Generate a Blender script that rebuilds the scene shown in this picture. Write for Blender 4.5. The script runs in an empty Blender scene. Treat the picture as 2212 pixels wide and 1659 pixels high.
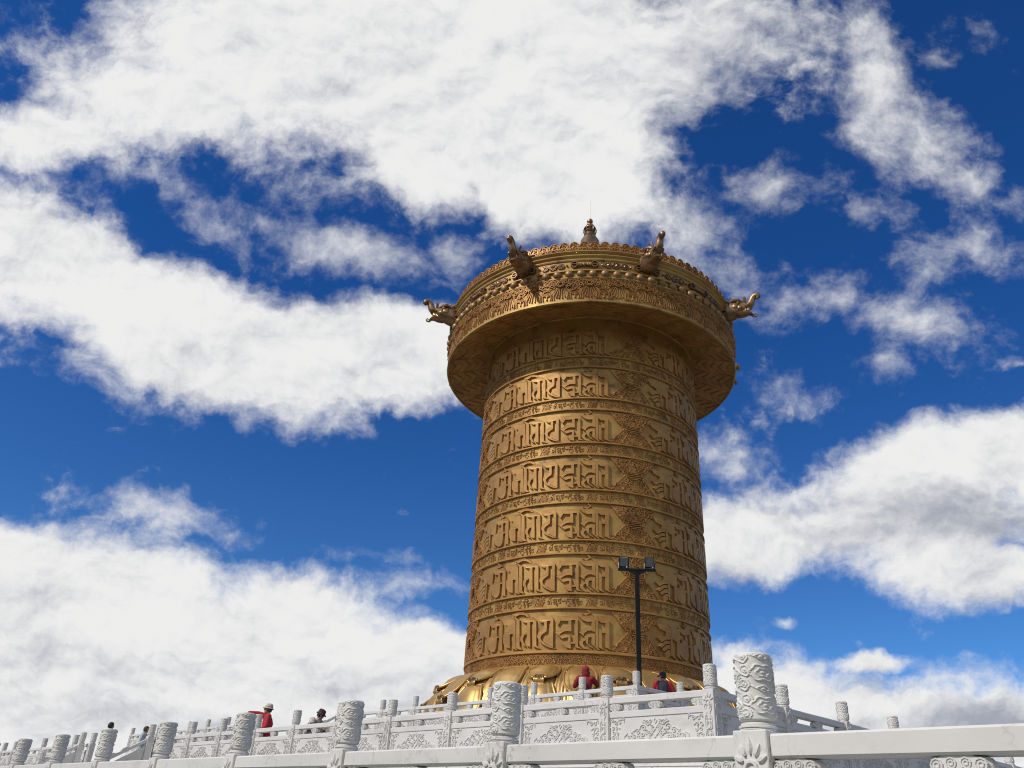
import bpy, math, random
import numpy as np
from mathutils import Vector, Matrix
from mathutils.geometry import tessellate_polygon

random.seed(7)
RNG = np.random.default_rng(7)
sc = bpy.context.scene
COL = sc.collection
rad = math.radians
S = 1.4            # metres per survey unit
EYE = 1.6          # camera height above the ground
D = 34.7647        # distance of the wheel's axis, survey units
AX = (0.0, D * S)

# ------------------------------------------------------------------ camera
cam_d = bpy.data.cameras.new("camera")
cam = bpy.data.objects.new("camera", cam_d)
COL.objects.link(cam)
CR = Vector((0.99539, 0.08011, 0.05280))
CU = Vector((-0.00680, -0.49007, 0.87166))
CW = Vector((-0.09570, 0.86799, 0.48726))
m = Matrix((CR, CU, -CW)).transposed().to_4x4()
m.translation = Vector((0, 0, EYE))
cam.matrix_world = m
cam_d.sensor_fit = 'HORIZONTAL'
cam_d.sensor_width = 36
cam_d.lens = 2846.9 / 3648 * 36
cam_d.clip_start = 0.1
cam_d.clip_end = 8000
sc.camera = cam

# ------------------------------------------------------------------ light
SUN_AZ = 52.0      # degrees to the left of straight behind the camera
SUN_EL = 43.0
sx = -math.sin(rad(SUN_AZ)) * math.cos(rad(SUN_EL))
sy = -math.cos(rad(SUN_AZ)) * math.cos(rad(SUN_EL))
sz = math.sin(rad(SUN_EL))
sun_d = bpy.data.lights.new("sun", 'SUN')
sun_d.energy = 3.1
sun_d.angle = rad(3.0)
sun_d.color = (1.0, 0.93, 0.83)
sun = bpy.data.objects.new("sun", sun_d)
COL.objects.link(sun)
sun.location = (-30, -30, 60)
sun.rotation_euler = Vector((-sx, -sy, -sz)).to_track_quat('-Z', 'Y').to_euler()

sc.view_settings.view_transform = 'Standard'
sc.view_settings.look = 'None'
sc.view_settings.exposure = 0.0
sc.view_settings.gamma = 1.0
sc.view_settings.use_curve_mapping = False
sc.cycles.filter_width = 1.1


def build_world():
    W = bpy.data.worlds.new("World")
    sc.world = W
    W.use_nodes = True
    nt = W.node_tree
    N, Lk = nt.nodes, nt.links
    N.clear()

    def node(t, **kw):
        n = N.new(t)
        for k, v in kw.items():
            setattr(n, k, v)
        return n

    def put(sock, v):
        if hasattr(v, 'is_output'):
            Lk.new(v, sock)
        else:
            sock.default_value = v

    def mth(op, a, b=None, c=None, clamp=False):
        n = node('ShaderNodeMath', operation=op, use_clamp=clamp)
        put(n.inputs[0], a)
        if b is not None:
            put(n.inputs[1], b)
        if c is not None:
            put(n.inputs[2], c)
        return n.outputs[0]

    def vm(op, a, b=None):
        n = node('ShaderNodeVectorMath', operation=op)
        put(n.inputs[0], a)
        if b is not None:
            put(n.inputs[1], b)
        return n.outputs['Value'] if op in ('DOT_PRODUCT', 'LENGTH') else n.outputs[0]

    def noise(vec, scale, detail, rough, dist=0.0, lac=2.0):
        n = node('ShaderNodeTexNoise')
        put(n.inputs['Vector'], vec)
        n.inputs['Scale'].default_value = scale
        n.inputs['Detail'].default_value = detail
        n.inputs['Roughness'].default_value = rough
        n.inputs['Lacunarity'].default_value = lac
        n.inputs['Distortion'].default_value = dist
        return n

    def sstep(x, lo, hi):
        n = node('ShaderNodeMapRange', interpolation_type='SMOOTHSTEP')
        put(n.inputs[0], x)
        n.inputs[1].default_value = lo
        n.inputs[2].default_value = hi
        return n.outputs[0]

    def mixc(f, a, b):
        n = node('ShaderNodeMix', data_type='RGBA')
        put(n.inputs[0], f)
        put(n.inputs[6], a)
        put(n.inputs[7], b)
        return n.outputs[2]

    d = node('ShaderNodeTexCoord').outputs['Generated']
    # flat cloud chart: directions projected on a fixed plane of the southern sky
    dw = vm('DOT_PRODUCT', d, tuple(CW))
    dr = vm('DOT_PRODUCT', d, tuple(CR))
    du = vm('DOT_PRODUCT', d, tuple(CU))
    front = mth('GREATER_THAN', dw, 0.12)
    dws = mth('MAXIMUM', dw, 0.12)
    cx = node('ShaderNodeCombineXYZ')
    Lk.new(mth('DIVIDE', dr, dws), cx.inputs[0])
    Lk.new(mth('DIVIDE', du, dws), cx.inputs[1])
    chart = cx.outputs[0]

    # domain warp gives the clouds ragged outlines
    w1 = noise(chart, 3.4, 6, 0.56)
    w2 = noise(chart, 15.0, 5, 0.62)
    def warped(amt1, amt2):
        o1 = vm('MULTIPLY', vm('SUBTRACT', w1.outputs['Color'], (0.5, 0.5, 0.5)), (amt1, amt1, 0))
        o2 = vm('MULTIPLY', vm('SUBTRACT', w2.outputs['Color'], (0.5, 0.5, 0.5)), (amt2, amt2, 0))
        return vm('ADD', vm('ADD', chart, o1), o2)
    cw_ = warped(0.10, 0.030)

    FPX = 1726.2   # survey pixels (2212 wide chart) per unit tangent

    def blob(px, py, rx, ry, ang, k=1.0, vec=None):
        """soft elliptical bank centred on chart point; 1 in the middle, 0 at its rim"""
        mp = node('ShaderNodeMapping', vector_type='TEXTURE')
        Lk.new(cw_ if vec is None else vec, mp.inputs[0])
        mp.inputs['Location'].default_value = ((px - 1106) / FPX, -(py - 829.5) / FPX, 0)
        mp.inputs['Rotation'].default_value = (0, 0, -rad(ang))
        mp.inputs['Scale'].default_value = (rx / FPX, ry / FPX, 1)
        g = node('ShaderNodeTexGradient', gradient_type='SPHERICAL')
        Lk.new(mp.outputs[0], g.inputs[0])
        return g.outputs['Fac'] if k == 1.0 else mth('MULTIPLY', g.outputs['Fac'], k)

    def bank(lst):
        out = None
        for b in lst:
            o = blob(*b)
            out = o if out is None else mth('MAXIMUM', out, o)
        return out

    # thick banks (x, y, half width, half height, tilt, weight)
    thick = bank([
        # great cloud across the top
        (1000, 120, 700, 400, 0, 1.35), (640, 130, 560, 270, 8, 1.25), (300, 210, 430, 190, 4, 0.60),
        (1180, 290, 400, 290, 20, 1.3), (90, 290, 260, 100, -12, 0.85), (420, 255, 300, 75, 5, 0.75),
        (1340, 150, 400, 300, -20, 0.95), (1110, 420, 190, 120, 30, 1.0), (900, 370, 260, 130, 20, 0.9),
        (1500, 60, 420, 260, 0, 0.6), (700, -900, 2600, 900, 0, 1.3),  # last entry: unseen bank overhead, added to make the sky fill less blue
        # diagonal band at the left
        (120, 570, 420, 190, 24, 1.2), (430, 720, 520, 190, 22, 1.35), (760, 760, 420, 150, 8, 1.2),
        (660, 820, 250, 80, 8, 0.9), (930, 740, 190, 120, 0, 1.0), (-60, 560, 300, 200, 10, 1.2),
        # low bank at the left
        (100, 1420, 640, 380, 6, 1.5), (560, 1460, 640, 290, 6, 1.5), (60, 1230, 330, 160, 8, 1.1),
        (320, 1260, 300, 120, 14, 1.0), (640, 1290, 260, 110, 12, 1.0), (900, 1420, 420, 130, 6, 1.1),
        (-300, 1500, 700, 420, 0, 1.5), (900, 1560, 600, 170, 0, 1.4), (880, 1400, 420, 110, 4, 1.2),
        # bank at the right
        (2080, 1010, 420, 140, -10, 1.15), (1640, 1160, 330, 110, -4, 1.05), (2110, 1250, 340, 110, 8, 1.1),
        (1990, 1130, 470, 170, 4, 1.0), (2420, 1090, 420, 320, 0, 1.2),
        # low bank at the right
        (1900, 1620, 620, 190, 6, 1.45), (1700, 1510, 330, 130, 10, 1.1), (2240, 1590, 330, 150, -4, 1.3),
        (1600, 1430, 190, 70, 16, 0.75), (1890, 1428, 110, 36, 4, 0.9),
    ])
    thin = bank([
        (1880, 150, 150, 330, -12, 0.80), (2000, 300, 260, 140, 36, 0.84), (2090, 370, 170, 100, 40, 0.7), (1750, 90, 260, 220, 0, 0.55),
        (700, 390, 400, 130, 12, 0.52), (620, 340, 260, 90, 10, 0.55), (780, 540, 300, 80, 16, 0.62), (985, 545, 90, 110, 60, 0.55), (880, 570, 160, 60, 0, 0.45),
        (330, 370, 330, 100, 16, 0.45), (200, 430, 260, 80, 34, 0.48), (480, 470, 240, 120, 40, 0.40), (90, 380, 120, 40, 45, 0.5), (590, 480, 160, 60, 30, 0.45),
        (1500, 480, 250, 150, -14, 0.58), (1650, 420, 280, 90, -6, 0.5), (1600, 570, 240, 120, 20, 0.52), (1440, 560, 150, 60, 0, 0.4),
        (1800, 630, 420, 110, -6, 0.50), (1950, 690, 330, 120, 24, 0.64), (1920, 790, 140, 110, 60, 0.52), (2080, 540, 270, 170, -34, 0.45), (2000, 610, 220, 90, -20, 0.5),
        (1880, 460, 160, 80, 10, 0.46), (2030, 110, 80, 170, 38, 0.36), (2130, 60, 80, 90, 40, 0.34), (2170, 430, 140, 120, 0, 0.36),
        (340, 1110, 330, 75, 10, 0.6), (470, 1150, 200, 50, 0, 0.4), (90, 350, 300, 110, 0, 0.4), (900, 1250, 320, 60, 4, 0.5), (770, 1195, 260, 36, 2, 0.36),
        (40, 800, 170, 50, 10, 0.34), (2190, 790, 90, 30, -10, 0.6), (1700, 1336, 50, 24, 0, 0.7),
        (1760, 860, 220, 80, 10, 0.34), (1570, 1000, 240, 90, 12, 0.46), (80, 130, 190, 120, 0, 0.45), (1700, 1080, 330, 110, -14, 0.66),
        (1720, 1420, 270, 60, 14, 0.62), (1600, 1400, 110, 70, -30, 0.55), (2080, 1480, 230, 80, 6, 0.6), (-40, 60, 200, 110, 0, 0.42),
        (800, 870, 300, 60, 0, 0.46), (240, 830, 360, 70, 24, 0.46), (1000, 830, 160, 60, -14, 0.42),
    ])
    n_big = noise(cw_, 5.0, 6, 0.56).outputs['Fac']
    n_fine = noise(vm('MULTIPLY', cw_, (1.0, 1.25, 1.0)), 17.0, 8, 0.62).outputs['Fac']
    n_xf = noise(chart, 52.0, 6, 0.62).outputs['Fac']
    def wobble(a_, b_, c_):
        return mth('ADD', mth('ADD', mth('MULTIPLY', mth('SUBTRACT', n_big, 0.5), a_), mth('MULTIPLY', mth('SUBTRACT', n_fine, 0.5), b_)),
                   mth('MULTIPLY', mth('SUBTRACT', n_xf, 0.5), c_))
    a_thick = sstep(mth('ADD', thick, wobble(0.75, 0.75, 0.20)), 0.12, 0.62)
    a_thin = mth('MULTIPLY', sstep(mth('ADD', thin, wobble(0.95, 1.0, 0.35)), 0.14, 0.92), 0.92)
    # the rest of the sky, off the chart: unseen cloud cover, thickened to whiten the ambient light
    hz = vm('MULTIPLY', d, (1, 1, 2.2))
    a_rest = sstep(noise(hz, 2.6, 8, 0.6, 0.2).outputs['Fac'], 0.36, 0.50)
    alpha = mth('ADD', mth('MULTIPLY', front, mth('SUBTRACT', 1.0, mth('MULTIPLY', mth('SUBTRACT', 1.0, a_thick), mth('SUBTRACT', 1.0, a_thin)))),
                mth('MULTIPLY', mth('SUBTRACT', 1.0, front), a_rest), clamp=True)

    # brightness of the cloud itself: bright tops, grey-blue bases
    n_sh = noise(vm('MULTIPLY', cw_, (1.0, 2.0, 1.0)), 4.6, 7, 0.58).outputs['Fac']
    n_sh2 = noise(vm('MULTIPLY', cw_, (1.0, 2.2, 1.0)), 11.0, 7, 0.6).outputs['Fac']
    grey = bank([
        (560, 1590, 420, 70, 3, 0.7), (120, 1545, 420, 90, 4, 0.75), (330, 1450, 520, 70, 5, 0.4), (760, 1470, 420, 70, 5, 0.4),
        (2150, 1570, 330, 75, -3, 1.5), (1900, 1585, 160, 50, 4, 1.0), (2030, 1130, 430, 95, 4, 1.2), (1880, 1155, 400, 70, 3, 0.9), (1760, 1110, 200, 50, 0, 0.7), (1560, 1240, 190, 50, 0, 1.0),
        (1480, 130, 330, 220, 0, 0.7), (1650, 60, 330, 220, 0, 0.8), (1000, 250, 300, 160, 10, 0.32), (1900, 1470, 160, 50, 0, 0.8),
        (2180, 1330, 220, 50, -6, 1.0), (1990, 340, 300, 150, 30, 0.6), (760, 180, 260, 130, 0, 0.25), (1950, 720, 300, 200, 0, 0.7),
        (500, 860, 300, 50, 14, 0.4),
    ])
    up1 = vm('ADD', cw_, (-0.012, 0.030, 0))
    up2 = vm('ADD', cw_, (-0.004, 0.010, 0))
    r1 = mth('SUBTRACT', noise(up1, 5.0, 6, 0.56).outputs['Fac'], n_big)
    r2 = mth('SUBTRACT', noise(vm('MULTIPLY', up2, (1.0, 1.25, 1.0)), 17.0, 8, 0.62).outputs['Fac'], n_fine)
    relief = mth('ADD', mth('MULTIPLY', r1, 2.2), mth('MULTIPLY', r2, 1.5))
    g = mth('ADD', mth('MULTIPLY', grey, 0.80), mth('MULTIPLY', mth('SUBTRACT', n_sh, 0.47), 1.35))
    g = mth('ADD', g, mth('MULTIPLY', mth('SUBTRACT', n_sh2, 0.5), 0.75))
    g = mth('ADD', g, relief)
    # thick cloud hides the light behind it, thin edges glow
    g = sstep(mth('SUBTRACT', g, mth('MULTIPLY', mth('SUBTRACT', 1.0, a_thick), 0.15)), -0.12, 1.35)
    ccol = mixc(g, (0.85, 0.85, 0.845, 1), (0.36, 0.385, 0.46, 1))
    ccol = mixc(front, (0.50, 0.51, 0.53, 1), ccol)     # unseen cloud off the chart is greyed to cut the fill light

    sky = node('ShaderNodeTexSky', sky_type='NISHITA')
    sky.sun_disc = False
    sky.sun_elevation = rad(SUN_EL)
    sky.sun_rotation = math.atan2(sx, sy)
    sky.altitude = 3500
    sky.air_density = 1.0
    sky.dust_density = 0.15
    sky.ozone_density = 4.0
    # thin high-altitude air: a deeper, purer blue than the sea-level model
    tint = node('ShaderNodeMix', data_type='RGBA', blend_type='MULTIPLY')
    tint.inputs[0].default_value = 1.0
    Lk.new(sky.outputs[0], tint.inputs[6])
    dz_ = vm('DOT_PRODUCT', d, (0, 0, 1))
    Lk.new(mixc(sstep(dz_, 0.0, 0.62), (0.46, 0.78, 0.98, 1), (0.17, 0.58, 1.06, 1)), tint.inputs[7])
    bg_sky = node('ShaderNodeBackground')
    Lk.new(tint.outputs[2], bg_sky.inputs[0])
    bg_sky.inputs[1].default_value = 0.12
    bg_cl = node('ShaderNodeBackground')
    Lk.new(ccol, bg_cl.inputs[0])
    bg_cl.inputs[1].default_value = 1.0
    mx = node('ShaderNodeMixShader')
    Lk.new(alpha, mx.inputs[0])
    Lk.new(bg_sky.outputs[0], mx.inputs[1])
    Lk.new(bg_cl.outputs[0], mx.inputs[2])
    out = node('ShaderNodeOutputWorld')
    Lk.new(mx.outputs[0], out.inputs[0])
    W.cycles.sampling_method = 'MANUAL'
    W.cycles.sample_map_resolution = 512


build_world()

# ------------------------------------------------------------------ materials
def mat(name, c1, c2=None, rough=0.6, metal=0.0, scale=2.0, bump=0.0, bscale=30.0, c3=None, c3amt=0.0,
        c3scale=0.6, spec=0.5, rvar=0.0, stretch=(1, 1, 1), lo=0.35, hi=0.65, bdist=0.02, vein=None):
    M = bpy.data.materials.new(name)
    M.use_nodes = True
    nt = M.node_tree
    N, Lk = nt.nodes, nt.links
    b = N['Principled BSDF']
    b.inputs['Roughness'].default_value = rough
    b.inputs['Metallic'].default_value = metal
    b.inputs['Specular IOR Level'].default_value = spec
    tc = N.new('ShaderNodeTexCoord')
    geo = N.new('ShaderNodeNewGeometry')
    mp = N.new('ShaderNodeMapping')
    mp.inputs['Scale'].default_value = stretch
    Lk.new(geo.outputs['Position'], mp.inputs[0])

    def noi(sc_, det=6, ro=0.6, src=None):
        n = N.new('ShaderNodeTexNoise')
        Lk.new(src or mp.outputs[0], n.inputs['Vector'])
        n.inputs['Scale'].default_value = sc_
        n.inputs['Detail'].default_value = det
        n.inputs['Roughness'].default_value = ro
        return n.outputs['Fac']

    def rng(x, a, c):
        n = N.new('ShaderNodeMapRange')
        n.interpolation_type = 'SMOOTHSTEP'
        Lk.new(x, n.inputs[0])
        n.inputs[1].default_value = a
        n.inputs[2].default_value = c
        return n.outputs[0]
    if c2 is None:
        b.inputs['Base Color'].default_value = (*c1, 1)
    else:
        f = rng(noi(scale), lo, hi)
        mx = N.new('ShaderNodeMix')
        mx.data_type = 'RGBA'
        Lk.new(f, mx.inputs[0])
        mx.inputs[6].default_value = (*c1, 1)
        mx.inputs[7].default_value = (*c2, 1)
        last = mx.outputs[2]
        if c3 is not None:
            f3 = rng(noi(c3scale, 8, 0.62), 0.52, 0.72)
            k = N.new('ShaderNodeMath')
            k.operation = 'MULTIPLY'
            Lk.new(f3, k.inputs[0])
            k.inputs[1].default_value = c3amt
            m2 = N.new('ShaderNodeMix')
            m2.data_type = 'RGBA'
            Lk.new(k.outputs[0], m2.inputs[0])
            Lk.new(last, m2.inputs[6])
            m2.inputs[7].default_value = (*c3, 1)
            last = m2.outputs[2]
        if vein is not None:      # thin wandering veins and drip stains of the stone itself
            for sc_, wd, am, st in ((1.3, 0.010, 0.55, (1, 1, 1)), (3.1, 0.012, 0.35, (1, 1, 0.35))):
                mq = N.new('ShaderNodeMapping'); mq.inputs['Scale'].default_value = st
                Lk.new(geo.outputs['Position'], mq.inputs[0])
                nv = noi(sc_, 5, 0.62, mq.outputs[0])
                ab = N.new('ShaderNodeMath'); ab.operation = 'SUBTRACT'; Lk.new(nv, ab.inputs[0]); ab.inputs[1].default_value = 0.5
                a2 = N.new('ShaderNodeMath'); a2.operation = 'ABSOLUTE'; Lk.new(ab.outputs[0], a2.inputs[0])
                mr = N.new('ShaderNodeMapRange'); mr.interpolation_type = 'SMOOTHSTEP'
                Lk.new(a2.outputs[0], mr.inputs[0]); mr.inputs[1].default_value = 0.0; mr.inputs[2].default_value = wd
                mr.inputs[3].default_value = am; mr.inputs[4].default_value = 0.0
                gate = rng(noi(sc_ * .6, 3, 0.5), 0.48, 0.66)
                gm = N.new('ShaderNodeMath'); gm.operation = 'MULTIPLY'; Lk.new(mr.outputs[0], gm.inputs[0]); Lk.new(gate, gm.inputs[1])
                m3 = N.new('ShaderNodeMix'); m3.data_type = 'RGBA'
                Lk.new(gm.outputs[0], m3.inputs[0]); Lk.new(last, m3.inputs[6]); m3.inputs[7].default_value = (*vein, 1)
                last = m3.outputs[2]
        Lk.new(last, b.inputs['Base Color'])
        if rvar:
            rr = N.new('ShaderNodeMapRange')
            Lk.new(noi(scale * 1.7), rr.inputs[0])
            rr.inputs[1].default_value = 0.3
            rr.inputs[2].default_value = 0.7
            rr.inputs[3].default_value = rough - rvar
            rr.inputs[4].default_value = rough + rvar
            Lk.new(rr.outputs[0], b.inputs['Roughness'])
    if bump:
        bn = N.new('ShaderNodeBump')
        bn.inputs['Strength'].default_value = bump
        bn.inputs['Distance'].default_value = bdist
        Lk.new(noi(bscale, 5, 0.6), bn.inputs['Height'])
        Lk.new(bn.outputs[0], b.inputs['Normal'])
    return M


M_GOLD = mat('aged_gilt_bronze', (0.37, 0.195, 0.055), (0.47, 0.265, 0.080), rough=0.54, metal=0.4, scale=0.9, bump=0.25,
             bscale=2.4, c3=(0.17, 0.088, 0.035), c3amt=0.75, c3scale=0.55, rvar=0.08, bdist=0.05)
M_PLATE = mat('olive_gilt_plate', (0.37, 0.200, 0.060), (0.45, 0.295, 0.090), rough=0.54, metal=0.4, scale=0.7, bump=0.28,
              bscale=1.8, c3=(0.105, 0.056, 0.026), c3amt=0.9, c3scale=0.75, rvar=0.08, bdist=0.06)
M_LETTER = mat('letter_bronze', (0.37, 0.190, 0.056), (0.47, 0.265, 0.082), rough=0.54, metal=0.38, scale=0.9, bump=0.2,
               bscale=2.0, c3=(0.27, 0.145, 0.055), c3amt=0.6, c3scale=0.5, rvar=0.06, bdist=0.05)
M_ORN = mat('ornament_bronze', (0.38, 0.190, 0.058), (0.51, 0.280, 0.092), rough=0.5, metal=0.4, scale=1.4,
            c3=(0.19, 0.095, 0.038), c3amt=0.7, c3scale=0.5)
M_BRIGHT = mat('polished_gold', (0.52, 0.325, 0.115), (0.62, 0.42, 0.17), rough=0.42, metal=0.72, scale=0.8, rvar=0.05, bump=0.10,
               bscale=1.2, bdist=0.04, c3=(0.45, 0.25, 0.09), c3amt=0.6, c3scale=0.5)
M_HEAD = mat('brown_bronze', (0.21, 0.125, 0.07), (0.36, 0.23, 0.13), rough=0.42, metal=0.75, scale=2.2, bump=0.3, bscale=7.0)
M_BEAD = mat('bead_bronze', (0.27, 0.155, 0.07), (0.36, 0.22, 0.10), rough=0.52, metal=0.5, scale=1.6)
M_SPIRE = mat('dark_spire_metal', (0.17, 0.115, 0.075), (0.25, 0.17, 0.11), rough=0.4, metal=0.7, scale=2.0)
M_MARB = mat('white_marble', (0.69, 0.68, 0.66), (0.63, 0.62, 0.605), rough=0.55, scale=0.8, bump=0.10, bscale=60.0,
             c3=(0.50, 0.49, 0.465), c3amt=0.6, c3scale=1.7, stretch=(1, 1, 2.0), bdist=0.004, spec=0.35, vein=(0.33, 0.32, 0.30))
M_MARB2 = mat('carved_marble', (0.68, 0.675, 0.655), (0.60, 0.595, 0.575), rough=0.6, scale=3.0, bump=0.12, bscale=90.0,
              bdist=0.003, spec=0.3)
M_WALL = mat('grey_stone', (0.30, 0.295, 0.28), (0.40, 0.39, 0.37), rough=0.8, scale=3.0, bump=0.6, bscale=30.0)
M_PAVE = mat('paving_stone', (0.17, 0.165, 0.155), (0.24, 0.235, 0.225), rough=0.75, scale=0.8, bump=0.3, bscale=14.0)
M_GROUND = mat('dry_grassland', (0.055, 0.07, 0.028), (0.10, 0.095, 0.05), rough=0.95, scale=0.05, bump=0.5, bscale=2.0)
M_BLACK = mat('black_paint', (0.004, 0.005, 0.006), (0.008, 0.009, 0.010), rough=0.5, scale=6.0, spec=0.2)
M_LENS = mat('lamp_glass', (0.022, 0.038, 0.045), (0.03, 0.05, 0.06), rough=0.12, scale=2.0, spec=0.7)
M_STEEL = mat('steel', (0.42, 0.42, 0.43), rough=0.35, metal=0.9)
M_SKIN = mat('skin', (0.38, 0.20, 0.13), (0.44, 0.24, 0.16), rough=0.55, scale=9.0)
M_HAIR = mat('black_hair', (0.012, 0.011, 0.011), (0.022, 0.02, 0.019), rough=0.6, scale=20.0, bump=0.5, bscale=80)
M_REDD = mat('dark_red_cloth', (0.24, 0.012, 0.018), (0.30, 0.017, 0.024), rough=0.8, scale=7.0, bump=0.5, bscale=12.0)
M_RED = mat('bright_red_cloth', (0.46, 0.018, 0.03), (0.36, 0.012, 0.022), rough=0.75, scale=6.0, bump=0.5, bscale=12.0)
M_NAVY = mat('navy_cloth', (0.014, 0.018, 0.035), (0.022, 0.026, 0.046), rough=0.8, scale=8.0, bump=0.4, bscale=15.0)
M_JEAN = mat('blue_jeans', (0.025, 0.045, 0.12), (0.035, 0.065, 0.16), rough=0.85, scale=8.0, bump=0.3, bscale=20.0)
M_CREAM = mat('cream_hat_cloth', (0.62, 0.58, 0.48), (0.52, 0.48, 0.40), rough=0.85, scale=14.0)
M_MAROON = mat('maroon_hat_cloth', (0.035, 0.012, 0.02), (0.05, 0.018, 0.026), rough=0.85, scale=8.0)
M_CAMO = mat('mottled_cloth', (0.60, 0.55, 0.53), (0.09, 0.075, 0.075), rough=0.85, scale=6.5, lo=0.47, hi=0.56,
             c3=(0.36, 0.27, 0.27), c3amt=0.9, c3scale=8.0)
M_PALEB = mat('pale_blue_cloth', (0.30, 0.38, 0.46), (0.40, 0.47, 0.53), rough=0.85, scale=8.0)
M_GREY = mat('grey_cloth', (0.07, 0.07, 0.08), (0.10, 0.10, 0.11), rough=0.85, scale=8.0)
M_PHONE = mat('dark_phone', (0.012, 0.022, 0.045), rough=0.25)
M_WHITE = mat('eye_white', (0.7, 0.7, 0.68), rough=0.4)


# ------------------------------------------------------------------ mesh helpers
class MB:
    """collects polygons; build() links them as one mesh object"""
    def __init__(self):
        self.v, self.f, self.n = [], [], 0

    def add(self, verts, faces):
        verts = np.asarray(verts, float).reshape(-1, 3)
        o = self.n
        self.v.append(verts)
        for f in faces:
            self.f.append(tuple(i + o for i in f))
        self.n += len(verts)

    def grid(self, P, closed_u=False, closed_v=False):
        """P[nu][nv][3]"""
        P = np.asarray(P, float)
        nu, nv = P.shape[:2]
        i = np.arange(nu if closed_u else nu - 1)
        j = np.arange(nv if closed_v else nv - 1)
        I, J = np.meshgrid(i, j, indexing='ij')
        I2, J2 = (I + 1) % nu, (J + 1) % nv
        F = np.stack([I * nv + J, I2 * nv + J, I2 * nv + J2, I * nv + J2], -1).reshape(-1, 4) + self.n
        self.v.append(P.reshape(-1, 3))
        self.f.extend(map(tuple, F.tolist()))
        self.n += nu * nv

    def box(self, x0, x1, y0, y1, z0, z1, bev=0.0, M=None):
        if bev <= 0:
            V = np.array([[x, y, z] for x in (x0, x1) for y in (y0, y1) for z in (z0, z1)], float)
            F = [(0, 1, 3, 2), (4, 6, 7, 5), (0, 4, 5, 1), (2, 3, 7, 6), (0, 2, 6, 4), (1, 5, 7, 3)]
            if M is not None:
                V = (np.asarray(M)[:3, :3] @ V.T).T + np.asarray(M)[:3, 3]
            self.add(V, F)
            return
        b = bev
        V, idx = [], {}
        for a, (x, sxx) in enumerate(((x0, 1), (x1, -1))):
            for c, (y, syy) in enumerate(((y0, 1), (y1, -1))):
                for e, (z, szz) in enumerate(((z0, 1), (z1, -1))):
                    idx[(a, c, e, 0)] = len(V); V.append((x, y + syy * b, z + szz * b))
                    idx[(a, c, e, 1)] = len(V); V.append((x + sxx * b, y, z + szz * b))
                    idx[(a, c, e, 2)] = len(V); V.append((x + sxx * b, y + syy * b, z))
        F = []
        q = lambda *k: tuple(idx[t] for t in k)
        for a in (0, 1):
            f = q((a, 0, 0, 0), (a, 0, 1, 0), (a, 1, 1, 0), (a, 1, 0, 0)); F.append(f if a == 0 else f[::-1])
            f = q((0, a, 0, 1), (1, a, 0, 1), (1, a, 1, 1), (0, a, 1, 1)); F.append(f if a == 0 else f[::-1])
            f = q((0, 0, a, 2), (0, 1, a, 2), (1, 1, a, 2), (1, 0, a, 2)); F.append(f if a == 0 else f[::-1])
        for a in (0, 1):
            for c in (0, 1):
                for (k1, k2, mk) in ((0, 1, lambda e: (a, c, e)), (0, 2, lambda e: (a, e, c)), (1, 2, lambda e: (e, a, c))):
                    f = q(mk(0) + (k1,), mk(1) + (k1,), mk(1) + (k2,), mk(0) + (k2,))
                    F.append(f)
                for e in (0, 1):
                    F.append(q((a, c, e, 0), (a, c, e, 1), (a, c, e, 2)))
        V = np.array(V, float)
        if M is not None:
            V = (np.asarray(M)[:3, :3] @ V.T).T + np.asarray(M)[:3, 3]
        self.add(V, F)

    def lathe(self, prof, n=32, c=(0, 0), caps=False):
        prof = np.asarray(prof, float)
        t = np.linspace(0, 2 * np.pi, n, endpoint=False)
        P = np.stack([c[0] + prof[:, 0][None] * np.sin(t)[:, None], c[1] - prof[:, 0][None] * np.cos(t)[:, None],
                      np.broadcast_to(prof[:, 1], (n, len(prof)))], -1)
        o = self.n
        self.grid(P, closed_u=True)
        if caps:
            k = len(prof)
            self.f.append(tuple(o + i * k for i in range(n))[::-1])
            self.f.append(tuple(o + i * k + k - 1 for i in range(n)))

    def tube(self, pts, radii, n=8, caps=True, flat=None):
        pts = np.asarray(pts, float)
        m_ = len(pts)
        radii = np.broadcast_to(np.asarray(radii, float), (m_,))
        T = np.gradient(pts, axis=0)
        T /= np.linalg.norm(T, axis=1)[:, None] + 1e-12
        up = np.array([0, 0, 1.0]) if abs(T[0][2]) < 0.9 else np.array([1.0, 0, 0])
        a = np.cross(T[0], up); a /= np.linalg.norm(a)
        A = [a]
        for i in range(1, m_):
            a = A[-1] - T[i] * (A[-1] @ T[i])
            A.append(a / (np.linalg.norm(a) + 1e-12))
        A = np.array(A)
        Bn = np.cross(T, A)
        t = np.linspace(0, 2 * np.pi, n, endpoint=False)
        fb = 1.0 if flat is None else flat
        P = pts[:, None] + radii[:, None, None] * (A[:, None] * np.cos(t)[None, :, None] + fb * Bn[:, None] * np.sin(t)[None, :, None])
        o = self.n
        self.grid(P, closed_v=True)
        if caps:
            self.f.append(tuple(o + i for i in range(n)))
            self.f.append(tuple(o + (m_ - 1) * n + i for i in range(n))[::-1])

    def ball(self, c, r, nu=10, nv=8, sc_=(1, 1, 1)):
        th = np.linspace(0, 2 * np.pi, nu, endpoint=False)
        ph = np.linspace(0.001, np.pi - 0.001, nv)
        P = np.stack([np.sin(ph)[None] * np.cos(th)[:, None] * sc_[0], np.sin(ph)[None] * np.sin(th)[:, None] * sc_[1],
                      np.broadcast_to(np.cos(ph), (nu, nv)) * sc_[2]], -1) * r + np.asarray(c, float)
        self.grid(P, closed_u=True)

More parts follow.
